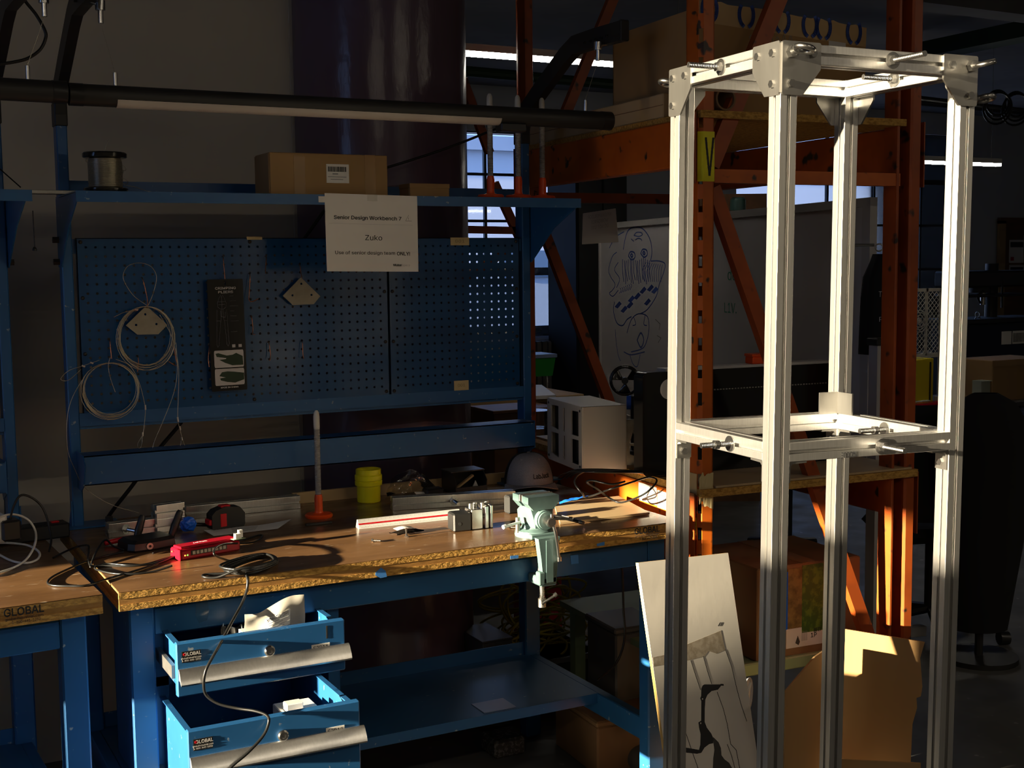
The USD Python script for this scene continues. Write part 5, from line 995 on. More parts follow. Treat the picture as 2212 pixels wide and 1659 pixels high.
# wire rope coils
def coil(cu, cv, ru, rv, n, lab, extra, y=-.030):
    t = Thing('wire_coil', lab, 'wire coil', 'coils of steel wire rope'); P = []
    for i in range(n*28):
        a = i*2*PI/28+1.2; k = i/28; o = meshkit.noise(np.array([k*1.3, cu, 2.]))-.5; o2 = meshkit.noise(np.array([k*.9, cv, 7.]))-.5; s_ = 1+.13*o
        P.append(onY(cu+ru*s_*math.cos(a)+9*o2, cv+rv*s_*math.sin(a)+9*o+5*o2*(math.sin(a) > 0), y-.004*math.sin(k*2.1)))
    t.add('rope', tube(P, .0011, 6), 'wire', True)
    for e in extra['ends']: t.add('rope_end', tube(spline([onY(u, v, y-.006) for u, v in e], 6), .0010, 6), 'wire', True)
    for u, v, du, dv in extra['crimps']: t.add('crimp', cyl(onY(u-du, v-dv, y-.007), onY(u+du, v+dv, y-.007), .0026, 8), 'aluminium', 30)
    t.done()
coil(315, 728, 59, 66, 8, 'upper coil of steel wire rope hung over the left steel plate', dict(ends=[[(318, 660), (290, 640), (272, 615), (266, 595), (276, 575), (300, 568), (325, 575), (338, 597), (332, 630), (320, 660)], [(345, 680), (368, 720), (380, 760), (386, 800), (385, 860), (384, 905), (388, 925), (395, 950), (402, 975), (395, 990), (388, 982), (392, 950)], [(380, 740), (383, 800), (375, 850), (352, 910), (335, 950), (325, 985)], [(300, 668), (270, 674), (246, 685)]], crimps=[(384, 906, .6, 5), (389, 925, 1, 4), (393, 948, .6, 3), (294, 669, 4, .6)]))
coil(238, 842, 60, 58, 8, 'lower coil of steel wire rope hung at the left edge of the pegboard', dict(ends=[[(238, 772), (234, 790), (238, 815), (249, 847)], [(250, 776), (280, 790), (300, 825), (312, 870), (314, 890), (309, 935), (298, 958), (300, 968), (306, 962), (308, 935)], [(215, 778), (180, 790), (150, 800), (133, 815), (134, 822), (150, 820), (175, 798)], [(178, 820), (158, 855), (147, 890), (144, 930), (147, 975), (160, 1010), (185, 1055), (240, 1090), (300, 1108)]], crimps=[(314, 880, .2, 5), (308, 938, .2, 4), (180, 791, 3.5, 1.6), (198, 784, 3.5, 1.2)]), y=-.034)
# cables behind the bench
solo('black_cable', 'black cable slanting down the wall behind the bench, left of the column', 'cable', tube(spline([onY(u, v, .30) for u, v in ((700, 455), (655, 518), (560, 650), (455, 800), (400, 900), (345, 968), (285, 1050), (235, 1115), (225, 1150))], 6), .0062, 8), 'rubber', True)
solo('black_cable', 'black cable rising from behind the cardboard box towards the lamp arm', 'cable', tube(spline([onY(u, v, .10) for u, v in ((800, 372), (842, 360), (900, 342), (960, 322), (1010, 303), (1060, 283), (1105, 268), (1140, 262))], 6), .0040, 8), 'rubber', True)
solo('black_cable', 'grey-black cable curving down beside the lamp arms at the top left', 'cable', tube(spline([onY(u, v, -.30) for u, v in ((35, -30), (55, 3), (78, 32), (97, 66), (98, 84), (86, 108), (60, 126), (30, 134), (0, 138), (-40, 142))], 8), .0040, 10), 'rubber', True)
solo('pull_switch', 'thin black pull cord with a small knob hanging from the left shelf', 'cord', [tube([onY(71, 455, -.18), onY(72, 480, -.18), onY(75, 532, -.18)], .0014, 6), lathe([(0, 0), (.0055, 0), (.0058, .004), (.003, .010), (0, .012)], onY(75, 542, -.18), 14)], 'black_plastic', 35)
solo('black_cable', 'thin black cord slanting to the left shelf at the picture edge', 'cord', tube([onY(-40, 330, -.05), onY(45, 405, -.05)], .0018, 6), 'rubber')
solo('black_cable', 'straight black cable hanging below the left pegboard at the picture edge', 'cable', tube(spline([onY(u, v, .06) for u, v in ((10, 915), (11, 980), (12, 1060), (13, 1130), (14, 1180))], 4), .0042, 8), 'rubber', True)
# ================================================================== on the floor
c_ = onZ  # floor points
# whiteboard offcut leaning in front of the bench
def lean(p): return p
X0 = 1.06; yT, yBt = -.98, -1.10
T0, T1 = onY(1378, 1207, -.95), onY(1572, 1186, -.95); zt = (T0[2]+T1[2])/2
b0, b1 = onY(1442, 1659, -1.06), onY(1634, 1659, -1.06)
dz = zt-b0[2]; k = zt/dz; F0, F1 = T0+(b0-T0)*k, T1+(b1-T1)*k
F0[2] = F1[2] = 0.0
eu = (T1-T0); wu = np.linalg.norm(eu); eu /= wu; ev = (T0-F0); hv = np.linalg.norm(ev); ev -= eu*np.dot(ev, eu); ev /= np.linalg.norm(ev); nv = np.cross(eu, ev)
sl = np.dot(T0-F0, eu)
t = Thing('leaning_board', 'white faced board with black ink figures leaning against the bench, behind the tower', 'board')
Wf = np.dot(F1-F0, eu)
t.add('board', prism([(0, 0), (Wf, 0), (sl+wu, hv*.985), (sl, hv*.985)], F0 - nv*.013+np.array([0,0,.001]), eu, ev, .012), 'ply_edge', label='board core with raw wooden edge'); t.add('white_face', prism([(0, 0), (Wf, 0), (sl+wu, hv*.985), (sl, hv*.985)], F0 - nv*.001+np.array([0,0,.001]), eu, ev, .001), 'melamine')
def on_board(u, v):
    """pixel -> board coordinates"""
    d = ray(u, v); s_ = np.dot(F0-CAM, nv)/np.dot(d, nv); p = CAM+d*s_-F0; return np.array([np.dot(p, eu), np.dot(p, ev)])
bp = lambda L: [on_board(*q) for q in L]
z_ = lambda cx, cy: (1400+cx/7.9, 1449+cy/7.9)
ink = Polygon(bp([z_(*q) for q in [(640, 1310), (760, 1330), (868, 1350), (890, 1260), (895, 1080), (870, 980), (858, 880), (905, 850), (908, 520), (888, 470), (905, 430), (908, 300), (930, 250), (960, 232), (1225, 232), (1245, 222), (1285, 225), (1290, 255), (1245, 252), (1190, 322), (1080, 345), (1010, 410), (975, 490), (965, 640), (962, 870), (1000, 970), (1075, 1070), (1110, 1150), (1110, 1235), (1040, 1250), (960, 1310), (905, 1400), (830, 1415), (640, 1395)]])).buffer(0)
for q in ((928, 480), (897, 895)): ink = ink.difference(Point(on_board(*z_(*q))).buffer(.0022))
t.add('ink_figure', prism(ink if isinstance(ink, Polygon) else max(ink.geoms, key=lambda g: g.area), F0+nv*.0002, eu, ev, .0006), 'ink', label='black ink figure')
ink2 = Polygon(bp([z_(*q) for q in [(1110, 1130), (1200, 1220), (1240, 1320), (1250, 1440), (1300, 1510), (1380, 1570), (1430, 1660), (1450, 1760), (1100, 1760), (1110, 1500), (1130, 1350), (1115, 1230)]])).buffer(0); t.add('ink_figure', prism(ink2, F0+nv*.0002, eu, ev, .0006), 'ink_grey2', label='dark grey ink wash')
st = Polygon(bp([(1484, 1392), (1557, 1362), (1566, 1404), (1548, 1412), (1530, 1406), (1522, 1418), (1484, 1427)])).buffer(0); t.add('tape_residue', prism(st, F0+nv*.0001, eu, ev, .0005), 'stain', label='dirty strip where tape was'); 
t.add('tape_residue', prism(Polygon(bp([(1410, 1420), (1434, 1415), (1434, 1436), (1412, 1440)])), F0+nv*.0001, eu, ev, .0005), 'stain')
for L in ([(1492, 1427), (1502, 1458), (1513, 1490)], [(1519, 1418), (1528, 1450), (1537, 1477)], [(1567, 1404), (1580, 1440), (1592, 1490), (1601, 1523), (1613, 1558)], [(1549, 1495), (1562, 1530), (1571, 1565), (1578, 1607)], [(1578, 1607), (1590, 1620), (1594, 1640), (1598, 1662)], [(1571, 1608), (1580, 1632), (1588, 1662)], [(1481, 1582), (1493, 1618), (1508, 1660)], [(1551, 1352), (1555, 1345)], [(1556, 1352), (1559, 1345)]):
    t.add('pen_line', stroke(bp(L), .0016, F0+nv*.0003, eu, ev), 'ink_grey2')
t.done()
# open cardboard box in the corner of the picture
def cbox(name, lab, pts_planes, **k): pass
f0, f1 = onY(1822, 1360, -.86), onY(1997, 1386, -1.0); t = Thing('open_carton', 'open brown cardboard box with raised flaps on the floor behind the tower', 'box')
e = (f1-f0)*[1, 1, 0]; Lf = np.linalg.norm(e); e /= Lf; n_ = np.array([e[1], -e[0], 0]); z0, z1 = f0[2], f1[2]
pl = [(-.06, .02), (Lf-.035, .02), (Lf-.03, .22), (Lf-.018, .27), (Lf-.02, .300), (Lf-.008, .305), (Lf-.004, .335), (Lf-.012, z1*.9), (Lf, z1), (-.06, z0+.012)]
t.add('rear_wall', prism(pl, [f0[0], f0[1], 0], e, (0, 0, 1), .006), 'cardboard', label='tall back flap with a torn right edge')
for z in (.10, .175, .25, .33): t.add('crease', prism([(-.06, z), (Lf-.035, z-.012), (Lf-.035, z-.009), (-.06, z+.003)], np.array([f0[0], f0[1], 0])+n_*.0005, e, (0, 0, 1), .0006), 'cardboard_dark')
g0, g1, g2, g3 = onY(1772, 1404, -.90), onY(1692, 1495, -1.12), onY(1690, 1700, -1.12), onY(1775, 1700, -.90)
t.add('side_wall', plate3([g1, g2, g3, g0, g0*.75+g1*.25+[0, 0, .01]], .005), 'cardboard', label='bent side flap'); 
h0 = [f0[0], f0[1], 0]; t.add('bottom', plate3([np.array(h0)+e*(-.06)+[0, 0, .01], np.array(h0)+e*(Lf-.04)+[0, 0, .01], np.array(h0)+e*(Lf-.04)+n_*.30+[0, 0, .01], np.array(h0)+e*(-.06)+n_*.3+[0, 0, .01]], .005), 'cardboard')
t.add('front_wall', prism([(0, .01), (Lf, .01), (Lf, .22), (0, .22)], np.array(h0)+e*(-.05)+n_*.30, e, (0, 0, 1), .005), 'cardboard'); t.done()
# things on the rack's bottom: green shelf, printed box, lids
t = Thing('steel_tray', 'pale green steel tray near the floor inside the orange rack', 'tray', M=rM); q = toR(onY(1640, 1450, R3(0, .02, 0)[1])); zg = q[2]
t.add('front_rail', bb(.06, .67, .08, .10, zg-.03, zg+.008, .004), 'green_paint'); t.add('tray', bb(.06, .67, .10, 1.0, zg-.02, zg), 'green_paint')
for a in (.07, .62): t.add('leg', bb(a, a+.04, .10, .14, 0, zg-.03), 'green_paint'); t.add('leg', bb(a, a+.04, .9, .94, 0, zg-.02), 'green_paint')
t.done()
t = Thing('printed_box', 'brown cardboard box with a green tree picture, low in the orange rack', 'box', M=rM)
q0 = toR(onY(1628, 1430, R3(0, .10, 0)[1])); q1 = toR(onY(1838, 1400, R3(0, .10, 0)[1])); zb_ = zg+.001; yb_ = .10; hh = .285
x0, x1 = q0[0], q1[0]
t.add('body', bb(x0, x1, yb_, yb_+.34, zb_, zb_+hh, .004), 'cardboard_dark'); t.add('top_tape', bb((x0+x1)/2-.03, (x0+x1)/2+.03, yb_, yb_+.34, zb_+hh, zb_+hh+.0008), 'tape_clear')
a = toR(onY(1690, 1430, R3(0, .10, 0)[1]))[0]; b = toR(onY(1762, 1400, R3(0, .10, 0)[1]))[0]; L_ = b-a
t.add('picture', [bb(a+L_*.0, a+L_*.48, yb_-.0012, yb_, zb_+.09, zb_+hh-.012)], 'trunk_print', label='printed tree trunk'); t.add('picture', bb(a+L_*.40, b, yb_-.0016, yb_-.0004, zb_+.07, zb_+hh-.006), 'leaf_print', label='printed green leaves')
t.add('picture', bb(a-.02, a, yb_-.0012, yb_, zb_+.085, zb_+hh-.02), 'blue_plastic', label='blue printed strip'); w_ = t.add('white_panel', bb(a-.005, b, yb_-.0014, yb_-.0002, zb_+.028, zb_+.088), 'paper_shade')
t.add('printed_lettering', [txt('1P', .014, (a+L_*.66, yb_-.0018, zb_+.052), (1, 0, 0), (0, 0, 1), 'l'), txt('BB EY', .012, (a+L_*.74, yb_-.0018, zb_+.068), (1, 0, 0), (0, 0, 1), 'l', w=L_*.22)], 'ink', under=w_)
t.add('printed_emblem', prism([(0, .008), (.012, 0), (.017, .010), (.009, .030)], (a+L_*.22, yb_-.0015, zb_+.034), (1, 0, 0), (0, 0, 1), .0004), 'ink_grey2', under=w_); t.add('printed_lines', [bb(a+L_*(.40+.035*i), a+L_*(.41+.035*i), yb_-.0018, yb_-.0014, zb_+.045, zb_+.075) for i in range(5)], 'ink_grey', under=w_, kind='stuff'); t.done()
c = onY(1612, 1502, -.93); t = Thing('round_tray', 'round translucent white compartment lid standing behind the leaning board', 'lid'); t.M = frame(c, np.array([.8, .6, 0]), Zh, np.array([.6, -.8, 0]))
t.add('dish', lathe([(0, -.004), (.044, -.004), (.047, .002), (.050, .006), (.048, .006), (.044, 0), (0, 0)], (0, 0, 0), 40), 'lid_plastic', 30)
for k in range(3): t.add('divider', xf(bb(0, .044, -.001, .001, 0, .006), rotz(120*k+35)), 'white_plastic')
q = t.M[:3, 3]; t.add('stand', prism([(-.02, -.052), (.02, -.052), (.03, -c[2]), (-.03, -c[2])], (0, 0, -.012), (1, 0, 0), (0, 1, 0), .008), 'cardboard_dark'); t.done()
# dark bins and boxes under the bench and beside its right leg
def floor_box(name, lab, cat, u, v, wx, dy, hz, m, rot=0, lid=None, z=0.0, y=None):
    p = onZ(u, v, z) if y is None else onY(u, v, y); p[2] = z; t = Thing(name, lab, cat); Mz = rotz(rot); Mz[:3, 3] = p; t.M = Mz
    t.add('body', bb(0, wx, 0, dy, 0, hz, .006), m); t.add('lid', bb(-.006, wx+.006, -.006, dy+.006, hz, hz+.02, .005), lid or m); t.done(); return t
floor_box('storage_bin', 'dark grey storage bin on the floor behind the right bench leg, under the rack', 'bin', 1330, 1395, .17, .20, .40, 'bin_grey', -4, y=-.30)
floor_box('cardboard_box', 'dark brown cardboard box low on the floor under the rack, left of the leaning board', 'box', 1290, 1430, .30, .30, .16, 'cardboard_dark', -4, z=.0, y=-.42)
p_ = onZ(1068, 1610, 0); t = Thing('foam_block', 'speckled black foam block on the floor under the lower shelf', 'block'); t.add('block', xf(bb(-.05, .06, -.05, .06, 0, .06, .008), frame(onZ(1085, 1625, 0), (1, 0, 0), (0, 1, 0), Zh)), 'foam'); t.done()
pa, pb = onZ(1265, 1545, .05), onZ(1420, 1660, .05); dd = (pb-pa)/np.linalg.norm(pb-pa); t = Thing('floor_pipe', 'grey round pipe lying on the floor under the right side of the bench', 'pipe'); t.add('pipe', xf(lathe([(.036, 0), (.040, 0), (.040, .95), (.036, .95), (.036, 0)], (0, 0, 0), 28), frame(pa*[1, 1, 0]+[0, 0, .041]-dd*[1, 1, 0]*.10, np.cross(Zh, dd), Zh, dd)), 'bin_grey', 30); t.done()
solo('shelf_sheet', 'pale blue sheet lying on the lower shelf of the bench', 'sheet', xf(bb(0, .105, 0, .085, 0, .002), frame(onZ(1046, 1541, .2826), (1, 0, 0), (0, 1, 0), Zh)), 'sheet_blue')
t = Thing('grey_carton', 'dark grey cardboard carton on the lower shelf behind the bench, by the yellow cord', 'box'); q = onY(1043, 1425, .12); t.add('body', mv(bb(0, .115, 0, .20, -q[2], .055, .003), q), 'bin_grey'); t.add('lid', mv(bb(-.003, .118, -.003, .203, .055, .062, .002), q), 'bin_grey'); t.done()
# yellow extension cord heap behind the bench
P = []; c = onY(1160, 1330, .34)
for i in range(150):
    a = i*.83; r = .05+.13*meshkit.noise(np.array([i*.21, 1., 3.])); P.append(c + np.array([1.25*r*math.cos(a)+.10*(meshkit.noise(np.array([i*.07, 4., 1.]))-.5), .10*math.sin(a*.7), -.11+.22*meshkit.noise(np.array([i*.13, 9., 2.]))+.06*math.sin(a)]))
P = [onY(1130, 1245, .30), onY(1085, 1175, .28), onY(1045, 1178, .28), onY(1055, 1225, .30), onY(1100, 1260, .3)] + P + [onY(1230, 1290, .3), onY(1215, 1230, .3), onY(1195, 1250, .3)]
t = Thing('extension_cord', 'tangled heap of yellow extension cord on a crate behind the bench', 'cord'); t.add('cord', tube(spline(P, 5), .0042, 7), 'yellow_cord', True); t.done()
q = onY(1040, 1400, .30); t = Thing('cord_crate', 'low dark crate behind the bench under the yellow cord', 'crate'); zc_ = c[2]-.13; t.add('body', bb(onY(1040, 1390, .2)[0], onY(1300, 1390, .2)[0], .22, .58, 0, zc_, .006), 'black_matte'); t.add('rim', bb(onY(1040, 1390, .2)[0]-.006, onY(1300, 1390, .2)[0]+.006, .214, .586, zc_-.02, zc_, .003), 'bin_grey'); t.done()
q0, q1 = onY(1078, 1194, 1.6), onY(1120, 1183, 1.6); solo('pink_rod', 'bright pink rod lying behind the bench near the yellow cord', 'rod', tube([q0-[.1, 0, 0], q1+[.12, 0, .0]], .008, 10), 'pink')
q = onY(1050, 1240, 1.75); t = Thing('low_bench', 'grey low bench behind the pink rod, seen under the workbench', 'bench'); zq = q1[2]-.01; t.add('top', bb(onY(900, 1200, 1.6)[0], onY(1450, 1200, 1.6)[0], 1.5, 2.0, zq-.03, zq, .004), 'grey_frame')
for x in (onY(920, 1200, 1.6)[0], onY(1430, 1200, 1.6)[0]): t.add('leg', bb(x-.02, x+.02, 1.55, 1.6, 0, zq-.03), 'grey_frame')
t.done()
solo('black_cable', 'black cable hanging from the bench apron over the dark bin, left of the leaning board', 'cable', tube(spline([onY(u, v, -.60) for u, v in ((1342, 1205), (1345, 1260), (1347, 1320), (1350, 1370), (1342, 1410), (1325, 1440), (1290, 1470))], 6), .0035, 8), 'rubber', True)
# ================================================================== the far room
# rolling whiteboard behind the rack
pr0, pr1 = atd(1886, 426, 5.0), atd(1296, 487, 8.15); pr1[2] = pr0[2]; e = (pr0-pr1)*[1, 1, 0]; Lw = np.linalg.norm(e); e /= Lw; zt = pr0[2]; zb = .62; o = np.array([pr1[0], pr1[1], 0]); n_ = np.cross(e, Zh)
t = Thing('whiteboard', 'large rolling whiteboard with a blue ink drawing behind the orange rack', 'whiteboard')
t.add('panel', prism([(.02, zb+.02), (Lw-.02, zb+.02), (Lw-.02, zt-.02), (.02, zt-.02)], o-n_*.012, e, (0, 0, 1), .012), 'whiteboard')
fr = [prism([(0, zt-.035), (Lw, zt-.035), (Lw, zt), (0, zt)], o-n_*.02, e, (0, 0, 1), .032), prism([(0, zb), (Lw, zb), (Lw, zb+.03), (0, zb+.03)], o-n_*.02, e, (0, 0, 1), .032), prism([(0, zb), (.02, zb), (.02, zt), (0, zt)], o-n_*.02, e, (0, 0, 1), .032), prism([(Lw-.06, zb), (Lw, zb), (Lw, zt), (Lw-.06, zt)], o-n_*.02, e, (0, 0, 1), .032)]
for f_ in fr: t.add('frame_bar', f_, 'grey_frame')
for x in (.10, Lw-.03): t.add('leg', prism([(x-.02, .05), (x+.02, .05), (x+.02, zb+.05), (x-.02, zb+.05)], o-n_*.045, e, (0, 0, 1), .025), 'grey_frame'); t.add('foot', prism([(-.3, 0.02), (.3, .02), (.3, .06), (-.3, .06)], o+e*x, n_, (0, 0, 1), .04), 'grey_frame')
def wbp(u, v): d = ray(u, v); s_ = np.dot(o-CAM, n_)/np.dot(d, n_); p = CAM+d*s_-o; return np.array([np.dot(p, e), p[2]])
def wst(L, w=.006, m='ink_blue', name='drawn_line'): t.add(name, stroke([wbp(*q) for q in L], w, o+n_*.0004, e, (0, 0, 1)), m)
zz = lambda x, y: (1000+x/3.16, 450+y/3.16)
def zst(L, w=.006): wst([zz(*q) for q in spline(np.array(L, float), 4)], w)
zst([(1095, 280), (1110, 200), (1130, 150), (1165, 130), (1220, 135), (1262, 180), (1285, 240), (1290, 310), (1280, 360)], .008)
zst([(1168, 185), (1185, 165), (1215, 165), (1225, 180), (1200, 192), (1168, 185)]); zst([(1150, 210), (1165, 225)]); zst([(1180, 215), (1195, 205), (1215, 210), (1222, 220)])
for cx, cy in ((1152, 325), (1236, 308)): zst([(cx-22, cy), (cx-8, cy-28), (cx+18, cy-22), (cx+22, cy+10), (cx, cy+26), (cx-22, cy)], .009); zst([(cx-8, cy-4), (cx, cy-14), (cx+8, cy), (cx, cy+8), (cx-8, cy-4)], .010)
for i in range(15): a = 1090+i*13; zst([(a, 350+10*math.sin(i)), (a+4*math.sin(i*2), 420), (a+8, 500+16*math.sin(i*1.7))], .008)
zst([(1050, 300), (1020, 330), (995, 420), (1010, 470), (1040, 520), (1020, 560), (1000, 580), (1025, 600), (1060, 560)]); zst([(1060, 370), (1035, 420), (1070, 480), (1050, 540)]); zst([(1000, 270), (1040, 200), (1100, 160)]); 
for i in range(9): zst([(1250+i*14, 370+i*2), (1225+i*16, 430), (1240+i*14, 500)], .005)
zst([(1285, 360), (1340, 360), (1380, 380), (1370, 440), (1340, 520), (1320, 600), (1260, 690), (1210, 720)], .007)
for (x, y) in ((1150, 620), (1190, 600), (1230, 560), (1280, 545), (1310, 560), (1140, 660), (1100, 690), (1060, 660), (1260, 640)): 
    P = [wbp(*zz(x-24, y+12)), wbp(*zz(x+8, y-26)), wbp(*zz(x+24, y-8)), wbp(*zz(x-4, y+24))]; t.add('drawn_patch', prism(Polygon(P), o+n_*.0003, e, (0, 0, 1), .0005), 'ink_blue')
zst([(1035, 640), (1028, 700), (1050, 780), (1090, 800), (1120, 760), (1150, 740)], .008); zst([(1040, 830), (1045, 900), (1060, 1000), (1075, 1040)], .006); zst([(1120, 850), (1150, 760), (1200, 720), (1260, 740), (1270, 830), (1250, 920), (1220, 960), (1150, 980)], .007)
zst([(1165, 740), (1180, 790), (1160, 800)]); zst([(1245, 730), (1235, 790), (1255, 800)]); zst([(1190, 900), (1215, 850), (1235, 900), (1215, 950), (1190, 900)], .010); zst([(1100, 980), (1150, 1000), (1240, 980)], .007); zst([(1140, 1000), (1160, 1060), (1190, 1080), (1210, 1000)], .006)
for i in range(7): zst([(1070+i*12, 580-i*4), (1080+i*12, 560-i*5), (1074+i*12, 545-i*5)], .005)
wst([(1416, 690), (1426, 700), (1424, 712)], .005, 'ink_grey'); wst([(1420, 725), (1428, 730), (1422, 740)], .005, 'ink_grey')
t.add('green_note', txt('do', .055, o+n_*.0004+e*wbp(1572, 605)[0]+Zh*wbp(1572, 605)[1], e, Zh, 'l', .0005, w=.10), 'ink_green', label='faint green handwriting'); t.add('green_note', txt('L1V.', .05, o+n_*.0004+e*wbp(1565, 675)[0]+Zh*wbp(1565, 675)[1], e, Zh, 'l', .0005, w=.14), 'ink_green'); t.done()
# paper notice hung on the back of the rack, seen from behind
t = Thing('reversed_notice', 'white paper seen from behind with reversed print, hanging at the left of the whiteboard', 'sign')
q0, q1, q2, q3 = [atd(u, v, 4.55) for u, v in ((1259, 461), (1330, 450), (1336, 523), (1257, 528))]; g = lambda u, v: (q0*(1-u)+q1*u)*(1-v)+(q3*(1-u)+q2*u)*v
t.add('paper', sheet(4, 4, g, .0003), 'paper_shade', True); ex_ = (q1-q0)/np.linalg.norm(q1-q0); nn = np.cross(ex_, Zh)
for i, (s_, w_) in enumerate((('NYU HYPERLOOP', .085), ('WORKSPACE', .062), ('DO NOT USE', .062))):
    p_ = g(.50, .20+.17*i)+nn*.0012*(1 if np.dot(nn, CAM-q0) > 0 else -1); q = txt(s_, .0125, (0, 0, 0), (1, 0, 0), (0, 1, 0), 'c', .0003, False, w_); q.vertices[:, 0] *= -1; q.invert(); t.add('reversed_lettering', xf(q, frame(p_, ex_, Zh, np.cross(ex_, Zh))), 'print_faint')
t.done()
# black cabinet between window and whiteboard
a, b = onY(1246, 700, 7.6)[0], onY(1312, 700, 7.6)[0]; t = Thing('black_cabinet', 'tall black cabinet beside the left far window', 'cabinet'); t.add('body', bb(a, b+.25, 7.6, 8.2, 0, 2.75, .01), 'black_matte'); t.add('door', bb(a+.02, (a+b+.25)/2-.01, 7.585, 7.6, .05, 2.7, .004), 'black_plastic'); t.add('door', bb((a+b+.25)/2+.01, b+.23, 7.585, 7.6, .05, 2.7, .004), 'black_plastic'); t.done()
# radiator under the left window
t = Thing('radiator', 'old grey column radiator under the left far window', 'radiator'); ry = 8.25; xa, xb = onY(1148, 800, ry)[0], onY(1278, 800, ry)[0]; rz = onY(1200, 734, ry)[2]; nsec = 11; ws = (xb-xa)/nsec
for i in range(-3, nsec): x = xa+ws*(i+.5); t.add('section', [prism(Polygon([(-.09, .08), (.09, .08), (.09, rz-.03), (-.09, rz-.03)]).buffer(.028, 5), (x-ws*.36, ry, 0), (0, 1, 0), (0, 0, 1), ws*.72)], 'radiator_paint', 25)
for x in (xa-2*ws, xb-ws): t.add('foot', bb(x-.02, x+.02, ry-.06, ry+.06, 0, .08), 'radiator_paint')
t.done()
# green bin on a stand, brown table, white book in front of the radiator
y_ = 5.2; a, b = onY(1140, 770, y_), onY(1194, 805, y_); t = Thing('green_bin', 'green plastic bin with pale blue lid on a steel stand in front of the radiator', 'bin')
t.add('bin', [prism([(-.02, a[2]-.01), (b[0]-a[0], a[2]-.01), (b[0]-a[0]-.03, a[2]-.16), (.0, a[2]-.16)], (a[0], y_+.2, 0), (1, 0, 0), (0, 0, 1), .25)], 'green_plastic'); t.add('lid', bb(a[0]-.03, b[0]+.01, y_-.06, y_+.21, a[2]-.015, a[2]+.015, .004), 'sheet_blue')
for x in (a[0]+.06, b[0]-.03): t.add('leg', cyl((x, y_+.05, 0), (x, y_+.05, a[2]-.15), .014, 10), 'steel', 30)
t.done()
y_ = 3.3; zt_ = onY(1100, 862, y_)[2]; a, b = onY(1000, 862, y_)[0], onY(1262, 862, y_)[0]; t = Thing('wooden_table', 'brown wooden table behind the right end of the workbench', 'table')
t.add('top', bb(a, b, y_, y_+.75, zt_-.035, zt_, .004), 'tan_wood'); t.add('frame', bb(a+.05, b-.05, y_+.04, y_+.70, zt_-.12, zt_-.035), 'brown_wood')
for x in (a+.06, b-.06):
    for yy in (y_+.06, y_+.68): t.add('leg', bb(x-.025, x+.025, yy-.025, yy+.025, 0, zt_-.12), 'brown_wood')
t.done()
q0, q1, q2, q3 = onZ(1147, 863, zt_+.002), onZ(1201, 861, zt_+.002), onZ(1170, 838, zt_+.002), onZ(1130, 838, zt_+.002); t = Thing('white_pad', 'thick white pad of paper lying on the brown table', 'paper'); t.add('pad', plate3([q0, q1, q2, q3], .02), 'paper'); t.add('cover', plate3([q0+[0, 0, .02], q1+[0, 0, .02], q2+[0, 0, .02], q3+[0, 0, .02]], .002), 'white_paint'); t.done()
y_ = 2.9; a, b = onY(1067, 915, y_), onY(1200, 886, y_); t = Thing('brown_box', 'dark brown wooden box under the table, seen beside the column', 'box'); t.add('body', bb(a[0], b[0], y_, y_+.3, 0.0, a[2]+.055, .004), 'brown_wood'); t.add('lid', bb(a[0]-.01, b[0]+.01, y_-.01, y_+.31, a[2]+.055, a[2]+.075, .003), 'brown_wood'); t.done()
c = onY(1158, 945, .75); t = Thing('clear_jar', 'stack of clear plastic tubs behind the right bench upright', 'tub')
for i in range(3): t.add('tub', lathe([(.0, 0), (.046, 0), (.052, .06), (.055, .062), (.055, .070), (0, .070)], c*[1, 1, 0]+[0, 0, c[2]-.10+.07*i], 28), 'clear_plastic', 30)
t.add('red_base', bb(c[0]-.08, c[0]+.08, c[1]-.06, c[1]+.06, 0, c[2]-.10, .004), 'red_case'); t.done()
# grey pole behind the rack
a = atd(1896, 740, 4.7); t = Thing('steel_post', 'grey square steel post with dark cap behind the right rack post', 'post'); t.add('post', bb(a[0]-.022, a[0]+.022, a[1]-.022, a[1]+.022, 0, a[2]-.01), 'grey_frame'); t.add('cap', bb(a[0]-.030, a[0]+.030, a[1]-.03, a[1]+.03, a[2]-.01, a[2]+.018, .004), 'black_steel'); t.add('base_plate', bb(a[0]-.07, a[0]+.07, a[1]-.07, a[1]+.07, 0, .008), 'black_steel'); t.done()
# cork board with notices
y_ = YB-.03; a, b = onY(2157, 480, y_), onY(2300, 580, y_); t = Thing('cork_board', 'brown framed notice board on the far wall at the right edge', 'notice board'); zb_ = onY(2157, 800, y_)[2]
t.add('panel', bb(a[0], b[0], y_-.02, y_, zb_, a[2]), 'brown_wood'); t.add('frame_bar', bb(a[0]-.02, a[0]+.09, y_-.05, y_, zb_-.02, a[2]+.02), 'tan_wood'); t.add('frame_bar', bb(a[0]-.02, b[0], y_-.05, y_, a[2]-.02, a[2]+.06), 'brown_wood')
for u0, u1, v0, v1, m in ((2179, 2212, 518, 568, 'paper'), (2210, 2260, 508, 560, 'paper'), (2179, 2212, 572, 610, 'paper_shade')):
    p, q = onY(u0, v1, y_-.02), onY(u1, v0, y_-.02); n = t.add('notice', bb(p[0], q[0], y_-.024, y_-.02, p[2], q[2]), m); t.add('printing', bb(p[0]+.02, q[0]-.02, y_-.026, y_-.024, q[2]-.10, q[2]-.03), 'navy', under=n); t.add('printing', bb(p[0]+.03, p[0]+.09, y_-.026, y_-.024, p[2]+.03, p[2]+.08), 'red_case', under=n)
t.done()
